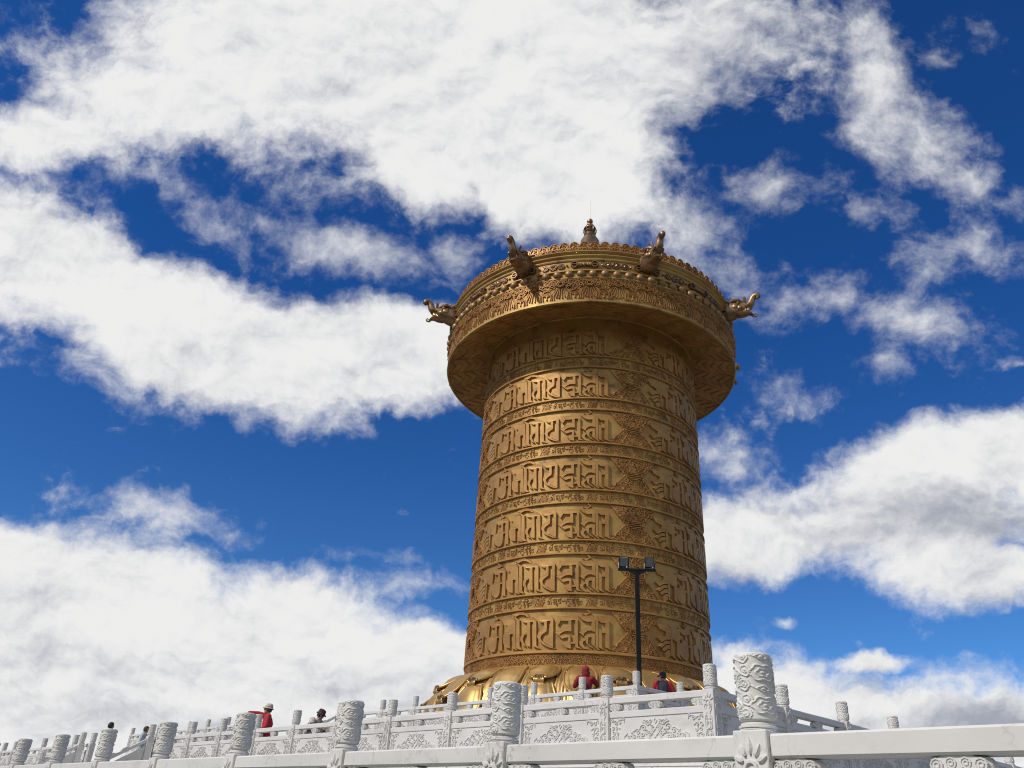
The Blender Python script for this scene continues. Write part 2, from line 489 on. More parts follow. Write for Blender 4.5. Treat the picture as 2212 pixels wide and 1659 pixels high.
    def build(self, name, mt, parent=None, loc=(0, 0, 0), smooth=False, sharp=None, link=True):
        V = np.concatenate(self.v) if self.v else np.zeros((0, 3))
        V = V - np.asarray(loc, float)
        me = bpy.data.meshes.new(name)
        me.from_pydata(V.tolist(), [], self.f)
        me.update()
        import bmesh
        bm = bmesh.new()
        bm.from_mesh(me)
        bmesh.ops.recalc_face_normals(bm, faces=bm.faces)
        bm.to_mesh(me)
        bm.free()
        if smooth:
            me.polygons.foreach_set('use_smooth', [True] * len(me.polygons))
            if sharp is not None:
                me.set_sharp_from_angle(angle=rad(sharp))
        me.materials.append(mt)
        o = bpy.data.objects.new(name, me)
        if link:
            COL.objects.link(o)
        o.location = loc
        if parent is not None:
            o.parent = parent
        return o


def tag(o, label=None, cat=None, group=None, kind=None):
    if label: o['label'] = label
    if cat: o['category'] = cat
    if group: o['group'] = group
    if kind: o['kind'] = kind
    return o


def empty(name, loc, rz=0.0):
    o = bpy.data.objects.new(name, None)
    COL.objects.link(o)
    o.empty_display_size = 0.3
    o.location = loc
    o.rotation_euler = (0, 0, rz)
    return o


def inst(src, parent, loc=(0, 0, 0), rz=0.0, scale=(1, 1, 1), name=None):
    """a copy of a mesh object (sharing its mesh) and of its children"""
    c = src.copy()
    COL.objects.link(c)
    c.parent = parent
    c.location = loc
    c.rotation_euler = (0, 0, rz)
    c.scale = scale
    for ch in src.children:
        d = ch.copy()
        COL.objects.link(d)
        d.parent = c
    return c


def proto_kill(*objs):
    for o in objs:
        for ch in list(o.children):
            bpy.data.objects.remove(ch)
        bpy.data.objects.remove(o)


# ridged ribbons laid on any surface: fmap(a, b, h) -> xyz
def ribbon(mb, poly, w, h, fmap, closed=False):
    P = np.asarray(poly, float)
    if closed:
        P = np.vstack([P, P[:1]])
    T = np.gradient(P, axis=0)
    T /= np.linalg.norm(T, axis=1)[:, None] + 1e-12
    Nn = np.stack([-T[:, 1], T[:, 0]], -1)
    ww = np.broadcast_to(np.asarray(w, float), (len(P),))[:, None]
    hh = np.broadcast_to(np.asarray(h, float), (len(P),))
    rows = [(P + Nn * ww * .5, -0.02 * 0), (P + Nn * ww * .22, 1), (P - Nn * ww * .22, 1), (P - Nn * ww * .5, 0)]
    G = np.stack([fmap(q[:, 0], q[:, 1], hh * k - 0.004 * (k == 0)) for q, k in rows], 1)
    mb.grid(G)


def spiral(r, turns=1.35, a0=0.0, flip=1, tail=0.9, n=13, inner=0.16):
    """curl with a tail; unit polyline about its eye"""
    t = np.linspace(0, 1, n)
    ang = a0 + flip * 2 * np.pi * turns * t
    rr = r * (inner + (1 - inner) * t)
    P = np.stack([rr * np.cos(ang), rr * np.sin(ang)], -1)
    if tail:
        d = P[-1] - P[-2]
        d /= np.linalg.norm(d)
        out = P[-1] / np.linalg.norm(P[-1])
        P = np.vstack([P, P[-1] + r * tail * .5 * (d + .15 * out), P[-1] + r * tail * (d + .55 * out)])
    return P


def scroll_fill(mb, inside, bounds, gap, h, fmap, seed=0, w=None):
    rg = np.random.default_rng(seed)
    a0, a1, b0, b1 = bounds
    w = w or gap * 0.32
    row = 0
    b = b0 + gap * .5
    while b < b1:
        a = a0 + gap * (.5 if row % 2 else 1.0)
        while a < a1:
            p = np.array([a, b]) + rg.uniform(-.13, .13, 2) * gap
            if inside(p[0], p[1]):
                sp = spiral(gap * rg.uniform(.44, .56), 1.25, rg.uniform(0, 6.28), rg.choice([-1, 1]), rg.uniform(.5, 1.0), 10)
                ribbon(mb, sp + p, w * np.linspace(.7, 1.0, len(sp)), h * rg.uniform(.75, 1.15), fmap)
                if rg.random() < .6:
                    q = p + gap * .5 * np.array([rg.choice([-1, 1]), rg.choice([-1, 1])])
                    ribbon(mb, np.array([q + gap * .13 * np.array([math.cos(k), math.sin(k)]) for k in np.linspace(0, 5.2, 6)]),
                           w * .8, h * .8, fmap)
            a += gap
        b += gap * .87
        row += 1

# ------------------------------------------------------------------ ground and terraces
# survey frame of the square terraces: LD along the left-hand sides, RD along the right-hand sides
TH = 0.8374357
LD = np.array([-math.sin(TH), math.cos(TH), 0.0])
RD = np.array([math.cos(TH), math.sin(TH), 0.0])
CEN = np.array([0.0, D * S, 0.0])
ROTL = math.atan2(LD[1], LD[0])
ROTR = math.atan2(RD[1], RD[0])
BAL = 1.085                                  # balustrade: floor to the neck of the carved column
Z3 = EYE + 2.59943 * S - BAL                 # upper terrace floor
Z2 = EYE + 1.46529 * S - BAL
Z1 = EYE + 0.66626 * .61 * S - BAL
A3, A2 = 12.99297 * S, 18.06983 * S
S3, S2, S2R = 1.406955 * S, 1.462253 * S, 1.476423 * S
C3 = CEN - A3 * (LD + RD)
C2 = CEN - A2 * (LD + RD)
S1 = 2.327913 * .61 * S
P1 = (np.array([0, D, 0]) - 21.03209 * RD + LD * -20.384843) * .61 * S     # first near post


def quad_plane(name, c, hx, hy, z, mt, rz=0):
    mb = MB()
    c_, s_ = math.cos(rz), math.sin(rz)
    V = [(c[0] + c_ * x - s_ * y, c[1] + s_ * x + c_ * y, z) for x, y in ((-hx, -hy), (hx, -hy), (hx, hy), (-hx, hy))]
    mb.add(V, [(0, 1, 2, 3)])
    return mb.build(name, mt)


g = quad_plane('ground', (0, 60), 3000, 3000, 0.0, M_GROUND)
tag(g, kind='structure')


def terrace(label, corner, l0, l1, r0, r1, ztop, zbot, cornice=True):
    """stone platform; local x runs along LD, local y along RD from the corner"""
    root = empty('stone_terrace', (corner[0], corner[1], zbot))
    tag(root, label, 'terrace')
    M = np.eye(4)
    M[:3, 0], M[:3, 1] = LD, RD
    M[:3, 2] = (0, 0, 1)
    M[:3, 3] = (corner[0], corner[1], 0)
    org = (corner[0], corner[1], zbot)
    zc = ztop - 0.02
    mb = MB(); mb.box(l0 + .12, l1 - .12, r0 + .12, r1 - .12, zbot, zc - .40, 0, M)
    o = mb.build('wall', M_WALL, root, org); o.location = (0, 0, 0)
    mb = MB()
    # slab course laid as separate kerb blocks along the two near sides
    n = int((l1 - l0) / 1.15)
    for i in range(n):
        a = l0 + (l1 - l0) * i / n
        b = l0 + (l1 - l0) * (i + 1) / n
        mb.box(a + .006, b - .006, r0 - .05, r0 + .5, zc - .21, zc, .012, M)
    n = int((r1 - r0) / 1.15)
    for i in range(n):
        a = r0 + .51 + (r1 - r0 - .52) * i / n
        b = r0 + .51 + (r1 - r0 - .52) * (i + 1) / n
        mb.box(l0 - .05, l0 + .5, a + .006, b - .006, zc - .21, zc, .012, M)
    o = mb.build('kerb_course', M_MARB, root, org); o.location = (0, 0, 0)
    mb = MB()
    mb.box(l0 - .13, l1, r0 - .13, r0 + .3, zc - .29, zc - .214, .01, M)
    mb.box(l0 - .13, l0 + .3, r0 + .304, r1, zc - .29, zc - .214, .01, M)
    mb.box(l0 - .02, l1, r0 - .02, r0 + .3, zc - .398, zc - .294, .02, M)
    mb.box(l0 - .02, l0 + .3, r0 + .304, r1, zc - .398, zc - .294, .02, M)
    o = mb.build('moulding', M_MARB, root, org); o.location = (0, 0, 0)
    mb = MB(); mb.box(l0 + .504, l1 - .2, r0 + .504, r1 - .2, zc - .2, ztop - .016, 0, M)
    o = mb.build('paving', M_PAVE, root, org); o.location = (0, 0, 0)
    return root


terrace('lowest white stone terrace under the nearest balustrade', P1, -7.5, 60, -.16, 70, Z1, 0.0)
terrace('middle stone terrace, where the man in the cream hat stands', C2, -.16, 2 * A2 + .16, -.16, 2 * A2 + .16, Z2, Z1 - .02)
terrace('upper square stone terrace carrying the golden prayer wheel', C3, -.16, 2 * A3 + .16, -.16, 2 * A3 + .16, Z3, Z2 - .02)

# ------------------------------------------------------------------ the prayer wheel
WB = Z3 - .016
wheel = empty('prayer_wheel', (AX[0], AX[1], WB))
tag(wheel, 'giant golden prayer wheel with raised script, wide canopy and spire', 'prayer wheel')
WO = (AX[0], AX[1], WB)


def cyl(a_deg, z, r):
    """survey cylinder coordinates (degrees, height, radius) -> metres"""
    t = np.radians(a_deg)
    return np.stack(np.broadcast_arrays(S * r * np.sin(t) + AX[0], AX[1] - S * r * np.cos(t), S * z + EYE), -1)


def wpart(mb, name, mt, parent=None, smooth=False, sharp=None):
    o = mb.build(name, mt, parent or wheel, WO, smooth, sharp)
    o.location = (0, 0, 0)
    return o


def ring(mb, prof, n=240):
    """lathe of (r, z) in survey units"""
    t = np.linspace(0, 360, n, endpoint=False)
    prof = np.asarray(prof, float)
    P = np.stack([cyl(t, z, r) for r, z in prof], 1)
    mb.grid(P, closed_u=True)


RD_ = 5.0
ZA, DZ = 17.502942, 2.058339
rows_top = [ZA - DZ * k for k in range(6)]        # upper edge of the six full lettering bands
ROW_BOT = -1.43

# drum body
mb = MB()
ring(mb, [(RD_, 5.15), (RD_, 20.14)])
drum = wpart(mb, 'drum', M_PLATE, smooth=True)
tag(drum)


def rib(z0, z1, out=.095):
    mb = MB()
    ring(mb, [(RD_ - .02, z0), (RD_ + out * .8, z0), (RD_ + out, z0 + .012), (RD_ + out, z1 - .02), (RD_ + out * .6, z1), (RD_ - .02, z1)])
    return wpart(mb, 'band_rib', M_GOLD, smooth=True, sharp=40)


for zt in rows_top:
    rib(zt + .02, zt + .10)
    rib(zt + .55, zt + .63)
rib(5.655, 5.77)
rib(5.14, 5.265, .09)

# --- lettering traced from the lowest band (points in 5.53x zoom pixels of three crops)
CYL = {}
def _solve():
    f, W_, R_, U_ = 2846.9149, np.array(CW), np.array(CR), np.array(CU)
    def on(x, y):
        d = W_ + ((x - 1824) / f) * R_ - ((y - 1368) / f) * U_
        a = d[0] ** 2 + d[1] ** 2; b = -2 * d[1] * D; c = D * D - RD_ ** 2
        disc = max(b * b - 4 * a * c, 0)
        P = d * ((-b - math.sqrt(disc)) / (2 * a))
        return math.degrees(math.atan2(P[0], D - P[1])), P[2]
    return on
ONC = _solve()
KZ = 400 / 2212
B6, B7, B8 = (1600, 2150), (2300, 2150), (1900, 2150)
GL = [
 # first syllable (fan of four teeth, two stems), traced on the next panel to the right
 (B7, 90, [[(190, 390), (300, 425), (420, 455), (480, 560), (480, 655), (440, 655), (375, 640), (375, 565), (260, 510)],
      [(425, 455), (520, 480), (600, 505), (637, 530), (637, 1020), (690, 1140), (592, 1045), (585, 765), (530, 735), (485, 660), (485, 570)],
      [(455, 655), (500, 670), (500, 1030), (580, 1120), (470, 1030)],
      [(205, 680), (290, 640), (375, 642), (450, 660), (448, 720), (370, 715), (292, 770)],
      [(245, 840), (295, 790), (370, 738), (446, 745), (446, 808), (380, 800), (312, 860), (290, 880)],
      [(300, 910), (320, 880), (385, 825), (448, 830), (452, 905), (400, 900), (345, 950)],
      [(352, 985), (410, 925), (455, 930), (462, 1040), (410, 1080)]]),
 (B6, 0, [[(940, 248), (1008, 318), (955, 355), (898, 318), (920, 300), (957, 328), (975, 312), (932, 272)],
      [(822, 398), (1045, 345), (1087, 428), (1022, 445), (975, 462), (935, 490), (872, 492)],
      [(1022, 447), (1085, 430), (1075, 930), (1112, 965), (1000, 922), (1020, 680)],
      [(860, 592), (932, 592), (936, 494), (973, 470), (975, 650), (1018, 648), (1018, 684), (976, 690), (960, 880), (922, 958), (870, 973),
       (800, 906), (810, 700), (868, 640)]]),
 (B6, 0, [[(1088, 322), (1285, 290), (1337, 345), (1337, 880), (1378, 928), (1255, 896), (1282, 880), (1282, 612), (1226, 614), (1226, 892),
       (1150, 872), (1095, 792), (1095, 640), (1130, 580), (1180, 556), (1180, 442), (1130, 432)],
      [(1226, 405), (1282, 398), (1282, 420), (1226, 428)], [(1226, 580), (1282, 574), (1282, 610), (1226, 612)]]),
 (B6, 0, [[(1262, 226), (1390, 180), (1480, 176), (1560, 212), (1608, 278), (1560, 274), (1500, 234), (1420, 230), (1340, 272)],
      [(1258, 238), (1330, 277), (1414, 343), (1414, 852), (1457, 922), (1390, 907), (1338, 880), (1353, 347)],
      [(1425, 305), (1660, 275), (1737, 350), (1737, 830), (1818, 907), (1672, 852), (1672, 372), (1617, 372), (1617, 864), (1545, 836),
       (1560, 388), (1510, 386), (1465, 366)],
      [(1558, 568), (1490, 585), (1430, 660), (1424, 740), (1470, 822), (1530, 857), (1492, 780), (1476, 710), (1500, 640), (1558, 602)]]),
 (B8, 0, [[(80, 262), (360, 245), (360, 350), (282, 357), (282, 505), (275, 560), (215, 600), (165, 650), (160, 700), (185, 745), (240, 787),
       (330, 842), (420, 887), (470, 908), (330, 877), (200, 814), (130, 747), (93, 665), (113, 585), (165, 530), (228, 503), (228, 360),
       (215, 388), (170, 383), (120, 340)],
      [(363, 246), (408, 310), (402, 872), (330, 836), (245, 781), (222, 740), (220, 690), (240, 650), (300, 633), (350, 628), (350, 352)]]),
 (B8, 0, [[(445, 248), (505, 248), (552, 348), (492, 444), (452, 388)],
      [(512, 262), (815, 245), (882, 320), (882, 845), (967, 907), (830, 873), (830, 337), (757, 337), (757, 353), (556, 353)],
      [(697, 356), (755, 356), (757, 562), (690, 551), (620, 561), (560, 591), (520, 640), (565, 712), (438, 580), (500, 530), (590, 491),
       (660, 491), (697, 505)],
      [(526, 648), (570, 624), (640, 610), (737, 628), (744, 902), (650, 872), (592, 800), (600, 765), (690, 740), (695, 677), (640, 682), (572, 708)],
      [(746, 768), (828, 768), (828, 802), (746, 802)]]),
 (B8, 0, [[(1065, 123), (1137, 190), (1040, 257), (958, 205), (1000, 202), (1040, 230), (1100, 190), (1062, 158)],
      [(890, 257), (1160, 248), (1217, 335), (1217, 575), (1130, 541), (1070, 546), (1010, 592), (990, 652), (903, 580), (960, 520), (1040, 480),
       (1145, 486), (1145, 366), (1060, 371), (970, 339)],
      [(1000, 662), (1060, 616), (1130, 600), (1212, 602), (1212, 840), (1312, 922), (1280, 927), (1145, 812), (1145, 672), (1085, 680),
       (1075, 798), (1182, 892), (1110, 862), (1040, 792), (1030, 742)],
      [(1018, 700), (1022, 742), (985, 757), (975, 800), (1010, 852), (1112, 917), (990, 902), (918, 836), (903, 770), (940, 720)]]),
 (B8, 0, [[(1245, 258), (1430, 262), (1492, 340), (1492, 880), (1545, 935), (1415, 872), (1415, 396), (1330, 391), (1270, 342)],
      [(1280, 490), (1345, 546), (1345, 870), (1402, 932), (1280, 872)],
      [(1222, 330), (1274, 352), (1274, 870), (1300, 900), (1222, 845)],
      [(1349, 560), (1412, 566), (1412, 594), (1349, 592)]]),
]
letters = []
for org, sh, polys in GL:
    for q in polys:
        L = []
        for (x, y) in q:
            a, z = ONC(org[0] + x * KZ, org[1] + y * KZ)
            L.append((a - sh, z - rows_top[5]))
        letters.append(np.array(L))


def slab(mb, poly, h0, h1, flare, fmap):
    """raised letter: sloping walls and a flat face"""
    P = np.asarray(poly, float)
    ar = 0.5 * np.sum(P[:, 0] * np.roll(P[:, 1], -1) - np.roll(P[:, 0], -1) * P[:, 1])
    if ar < 0:
        P = P[::-1]
    K = np.array([RD_ * math.pi / 180, 1.0])        # degrees -> arc units
    Q = P * K
    e = np.roll(Q, -1, 0) - Q
    e /= np.linalg.norm(e, axis=1)[:, None] + 1e-9
    nrm = np.stack([e[:, 1], -e[:, 0]], -1)
    vn = nrm + np.roll(nrm, 1, 0)
    vn /= np.maximum(np.linalg.norm(vn, axis=1)[:, None], .5)
    base = (Q + vn * flare) / K
    top = (Q - vn * flare * .25) / K
    mid = Q / K
    n = len(P)
    V = np.concatenate([fmap(base[:, 0], base[:, 1], h0 * np.ones(n)), fmap(mid[:, 0], mid[:, 1], (h0 + (h1 - h0) * .8) * np.ones(n)),
                        fmap(top[:, 0], top[:, 1], h1 * np.ones(n))])
    F = []
    for k in range(2):
        F += [(k * n + i, k * n + (i + 1) % n, (k + 1) * n + (i + 1) % n, (k + 1) * n + i) for i in range(n)]
    tri = tessellate_polygon([[Vector((q[0], q[1], 0)) for q in top * K]])
    F += [tuple(2 * n + i for i in t) for t in tri]
    mb.add(V, F)


ALLROWS = [ZA + DZ] + rows_top


def spread(o, angs, zts, first_z):
    """copies of a drum part turned round the axis and moved to the other bands"""
    first = True
    for zt in zts:
        for a in angs:
            q = o if first else inst(o, wheel)
            first = False
            q.location = (0, 0, (zt - first_z) * S)
            q.rotation_euler = (0, 0, rad(a))


mb = MB()
for k, q in enumerate(letters):
    slab(mb, q, -.01, .085 + .0025 * (k % 4), .010, lambda a, b, h: cyl(a, ZA + b, RD_ + h))
spread(wpart(mb, 'script_panel', M_LETTER), [0, 90, 180, 270], ALLROWS, ZA)

# hourglass ornaments between the mantras, and the little ones in the narrow bands
UA = 180 / math.pi / RD_                       # arc units -> degrees
mb = MB()
fm = lambda a, b, h: cyl(20.9 + a * UA, ZA + b, RD_ + h)
def half(b):      # half width at height b (arc units)
    return .36 + .56 * min(1, max(0, (abs(-b - .72) - .06) / .62)) ** .85
bs = np.linspace(-1.40, -.02, 25)
G = np.array([[fm(s_ * (half(b) + .015 * math.sin(b * 43)), b, hh) for s_, hh in ((-1.03, 0.0), (-1, .03), (-.5, .034), (0, .036), (.5, .034), (1, .03), (1.03, 0.0))]
              for b in bs]).reshape(25, 7, 3)
mb.grid(G)
scroll_fill(mb, lambda a, b: abs(a) < half(b) - .03, (-.95, .95, -1.42, 0), .20, .085, fm, seed=11, w=.055)
for s_ in (-1, 1):
    ribbon(mb, [(s_ * half(b), b) for b in bs], .05, .07, fm)
# waist vase
for (b0, wv, hv) in ((-.60, .22, .13), (-.66, .17, .14), (-.74, .20, .15), (-.82, .24, .14), (-.88, .16, .13)):
    ribbon(mb, [(-wv, b0), (-wv * .4, b0 - .01), (wv * .4, b0 - .01), (wv, b0)], .055, hv, fm)
spread(wpart(mb, 'scroll_ornament', M_ORN), [0, 90, 180, 270], ALLROWS, ZA)

TIB = [[(335, 580), (345, 605), (370, 600), (375, 560), (350, 545), (340, 562)], [(393, 520), (400, 570), (407, 612)],
       [(350, 490), (365, 515), (382, 515), (402, 490), (418, 484)], [(428, 536), (505, 528)],
       [(440, 536), (445, 570), (470, 585), (485, 570), (470, 556), (446, 590), (457, 606), (482, 600)], [(500, 530), (506, 600), (500, 628)],
       [(525, 536), (592, 530)], [(536, 536), (542, 580), (562, 600), (586, 580), (580, 552), (556, 556)], [(526, 600), (526, 655)],
       [(558, 480), (580, 486), (590, 508), (574, 520)], [(604, 536), (612, 562), (680, 556)], [(655, 524), (686, 556), (686, 602)],
       [(690, 525), (762, 525)], [(702, 530), (706, 560), (746, 560), (752, 590), (772, 602)], [(700, 622), (722, 650), (750, 622), (757, 652)],
       [(712, 478), (752, 502)], [(788, 536), (842, 530), (802, 560), (842, 572), (812, 600), (852, 606), (832, 650)],
       [(858, 532), (912, 522), (872, 560), (917, 562), (882, 600), (922, 592), (902, 642)], [(808, 488), (832, 506), (852, 484)],
       [(860, 482), (880, 500), (905, 480)], [(932, 556), (946, 566), (936, 580), (928, 566)], [(962, 548), (974, 560), (962, 572)],
       [(932, 606), (950, 618)], [(962, 590), (974, 602), (962, 614)]]
mb = MB()
fm = lambda a, b, h: cyl(12.7 + a * UA, ZA + b, RD_ + h)
for st in TIB:
    q = np.array([((x - 655) * 22.3 / 975 * 1.02 / UA, .505 - (y - 478) * .40 / 184) for x, y in st])
    ribbon(mb, q, .032, .036, fm)
# edge of the six-sided cartouche
for s_ in (-1, 1):
    ribbon(mb, [(s_ * x / UA, y) for x, y in [(-9.0, .52), (-9.9, .32), (-8.9, .125)]], .03, .03, fm)
spread(wpart(mb, 'mantra_cartouche', M_LETTER), [22.5 * k for k in range(16)], rows_top, ZA)
mb = MB()
fm = lambda a, b, h: cyl(1.5 + a * UA, ZA + b, RD_ + h)
hw = lambda b: .115 + .15 * min(1, abs(b - .30) / .2)
scroll_fill(mb, lambda a, b: abs(a) < hw(b) - .02, (-.3, .3, .11, .545), .10, .034, fm, seed=2, w=.034)
ribbon(mb, [(-.29, .118), (.29, .118)], .03, .05, fm)
spread(wpart(mb, 'cartouche_divider', M_ORN), [22.5 * k for k in range(16)], rows_top, ZA)

# floral frieze at the foot of the drum
mb = MB()
fmr = lambda a, b, h: cyl(a * UA, b, RD_ + h)
scroll_fill(mb, lambda a, b: True, (-math.pi * RD_, math.pi * RD_, 5.28, 5.66), .115, .04, fmr, seed=3, w=.038)
wpart(mb, 'foot_frieze', M_ORN)

# --- canopy
RC = 7.03
mb = MB()
ring(mb, [(4.9, 20.14), (RC - .10, 19.60)], 180)
wpart(mb, 'soffit', M_ORN, smooth=True)
mb = MB()
ring(mb, [(4.98, 20.08), (5.10, 20.05), (5.14, 20.10), (5.10, 20.16), (4.98, 20.16)])
wpart(mb, 'soffit_rim', M_GOLD, smooth=True)
# herringbone battens under the canopy
mb = MB()
def sof(a, r, h):
    return cyl(a, 20.14 - (r - 4.9) * (.54 / 2.03) - h, r)
NS = 30
for k in range(NS):
    a0 = 360 / NS * k
    dA = 360 / NS
    fm = lambda p, q, h: sof(p, q, h)
    def strip(p0, p1, w=.05, h=.035):
        (aa, ra), (ab, rb) = p0, p1
        t = np.linspace(0, 1, 5)
        A_, R_ = aa + (ab - aa) * t, ra + (rb - ra) * t
        dx, dy = (ab - aa) * rad(1) * (ra + rb) / 2, rb - ra
        l = math.hypot(dx, dy)
        na, nr = -dy / l, dx / l
        G = [sof(A_ + s_ * w / 2 * na / (rad(1) * R_), R_ + s_ * w / 2 * nr, hh) for s_, hh in ((-1, -.01), (-.7, h), (.7, h), (1, -.01))]
        mb.grid(np.stack(G, 1))
    strip((a0, 5.12), (a0, 6.9), .07)
    for j in range(5):
        r0 = 5.2 + j * .36
        strip((a0 + .4, r0 + .34), (a0 + dA / 2, r0))
        strip((a0 + dA - .4, r0 + .34), (a0 + dA / 2, r0))
wpart(mb, 'soffit_batten', M_ORN)

mb = MB()
ring(mb, [(RC - .10, 19.60), (RC - .08, 19.555), (RC, 19.55), (RC + .03, 19.58), (RC + .02, 19.66), (RC - .03, 19.68), (RC - .03, 20.76),
          (RC + .0, 20.78), (RC + .05, 20.80), (RC + .05, 20.86), (RC + .0, 20.88), (RC - .04, 20.90), (RC - .04, 21.15), (RC + .0, 21.16),
          (RC + .06, 21.18), (RC + .06, 21.23), (RC, 21.25), (RC - .02, 21.27), (RC - .02, 21.72), (RC + .02, 21.74), (RC + .04, 21.79), (RC + .03, 21.83),
          (RC - .01, 21.85), (RC + .0, 21.9), (RC + .06, 21.94), (RC + .08, 21.99), (RC + .06, 22.04), (RC + .0, 22.06), (RC + .02, 22.09), (RC + .10, 22.13), (RC + .13, 22.18),
          (RC + .10, 22.235), (RC - .02, 22.25), (RC - .12, 22.26), (5.2, 22.75), (2.2, 23.3)])
wpart(mb, 'canopy', M_PLATE, smooth=True, sharp=35)
UC = 180 / math.pi / RC
# garland band
mb = MB()
fmc = lambda a, b, h: cyl(a * UC, b, RC - .03 + h)
NM = 36
pit = 2 * math.pi * RC / NM
scroll_fill(mb, lambda a, b: b > 20.36 + .16 * math.cos(2 * math.pi * a / pit), (-math.pi * RC, math.pi * RC, 20.2, 20.76), .135, .075, fmc, seed=5, w=.045)
for k in range(NM):
    a = k * pit
    # face boss with fan of tassels
    for j, (dx, l) in enumerate([(-.26, .45), (-.16, .55), (-.06, .6), (.06, .6), (.16, .55), (.26, .45)]):
        ribbon(mb, [(a + dx * .35, 20.42), (a + dx * .8, 20.42 - l * .55), (a + dx * 1.25, 20.42 - l)], np.array([.03, .05, .065]), .06, fmc)
    th_ = np.linspace(0, 6.1, 9)
    for rr in (.17, .10):
        ribbon(mb, [(a + rr * math.cos(t), 20.52 + rr * .9 * math.sin(t)) for t in th_], .055, .12, fmc)
    # swag with pendant between the faces
    for dip in (.0, .1, .2):
        ribbon(mb, [(a + pit * (.18 + .64 * t), 20.36 - dip * .6 - .26 * math.sin(math.pi * t)) for t in np.linspace(0, 1, 9)], .035, .055, fmc)
    for s_ in (.30, .70):
        x = a + pit * s_
        for dx in (-.09, 0, .09):
            ribbon(mb, [(x + dx * .3, 20.25), (x + dx, 19.76)], .035, .055, fmc)
        ribbon(mb, [(x + .07 * math.cos(t), 20.44 + .07 * math.sin(t)) for t in np.linspace(0, 6.1, 7)], .05, .11, fmc)
    x = a + pit * .5
    ribbon(mb, [(x, 20.02), (x, 19.80)], .07, .06, fmc)
wpart(mb, 'garland_band', M_ORN)
# beads
bead = None
NB = 86
for k in range(NB):
    a = 360 / NB * (k + .3)
    p = cyl(a, 21.015, RC + .015)
    if bead is None:
        mb = MB()
        mb.ball((0, 0, 0), .19 * S, 16, 11, (1.0, .85, .98))
        bead = mb.build('bead', M_BEAD, wheel, smooth=True)
        o = bead
    else:
        o = inst(bead, wheel)
    o.location = (p[0] - WO[0], p[1] - WO[1], p[2] - WO[2])
    o.rotation_euler = (0, 0, rad(a))
# frieze of rosettes and double-ended vajras
mb = MB()
fmf = lambda a, b, h: cyl(a * UC, b, RC - .02 + h)
c = 9.5 / UC
if True:
    for j in (-1, 0, 1):
        x = c + j * .36
        sc_ = 1.0 if j == 0 else .85
        for q in range(8):
            t0 = q * math.pi / 4
            px_, py_ = x + .135 * sc_ * math.cos(t0), 21.495 + .125 * sc_ * math.sin(t0)
            ribbon(mb, [(px_ + .045 * math.cos(t), py_ + .045 * math.sin(t)) for t in np.linspace(0, 6.2, 6)], .04, .06, fmf)
        P = fmf(np.array([x]), np.array([21.495]), np.array([.03]))[0]
        mb.ball(P, .075 * S * sc_, 8, 6)
    for s_ in (-1, 1):
        P = fmf(np.array([c + s_ * .62]), np.array([21.495]), np.array([.04]))[0]
        mb.ball(P, .05 * S, 8, 6)
spread(wpart(mb, 'rosette_group', M_HEAD), [22.5 * k for k in range(16)], [0], 0)
mb = MB()
if True:
    c2 = c + 11.25 / UC
    for s_, rr in ((0, .10), (-.16, .085), (.16, .085), (-.27, .10), (.27, .10)):
        P = fmf(np.array([c2 + s_]), np.array([21.495]), np.array([.05]))[0]
        mb.ball(P, rr * S, 9, 7)
    for s_ in (-1, 1):
        for q in (-.13, 0, .13):
            pts = [(c2 + s_ * .30, 21.495 + q * .3), (c2 + s_ * .38, 21.495 + q * 1.05), (c2 + s_ * .50, 21.495 + q * .95), (c2 + s_ * .58, 21.495 + q * .2)]
            ribbon(mb, pts, .07, .15, fmf)
spread(wpart(mb, 'vajra_relief', M_HEAD), [22.5 * k for k in range(16)], [0], 0)
# cresting
mb = MB()
RK = 6.9
UK = 180 / math.pi / RK
NK = 96
nn = NK * 6
t = np.arange(nn)
lob = np.abs(np.sin(np.pi * (t % 6) / 6 + .0)) ** .6
zt_ = 22.74 + .10 * lob
G = np.stack([cyl(t * 360 / nn, 22.22 + 0 * lob, RK + 0 * lob), cyl(t * 360 / nn, 22.45 + 0 * lob, RK + .06 + 0 * lob), cyl(t * 360 / nn, zt_, RK + .02 + 0 * lob),
              cyl(t * 360 / nn, zt_ + .02, RK - .04 + 0 * lob), cyl(t * 360 / nn, zt_ - .02, RK - .12 + 0 * lob), cyl(t * 360 / nn, 22.22 + 0 * lob, RK - .16 + 0 * lob)], 1)
mb.grid(G, closed_u=True)
fmk = lambda a, b, h: cyl(a * UK, b, RK + .055 + h)
pk = 2 * math.pi * RK / NK
for k in range(NK):
    x = (k + .5) * pk
    for s_ in (-1, 1):
        ribbon(mb, spiral(.095, 1.2, 1.2 if s_ > 0 else 1.9, s_, .8, 9) + (x + s_ * .10, 22.42), .05, .055, fmk)
        ribbon(mb, [(x + s_ * .02, 22.24), (x + s_ * .20, 22.34), (x + s_ * .21, 22.5)], .04, .07, fmk)
    ribbon(mb, spiral(.08, 1.0, 4.7, 1 if k % 2 else -1, .6, 8) + (x, 22.66), .05, .05, fmk)
    ribbon(mb, [(x - .2, 22.60), (x - .12, 22.78), (x, 22.83), (x + .12, 22.78), (x + .2, 22.60)], .045, .04, fmk)
wpart(mb, 'cresting', M_ORN)

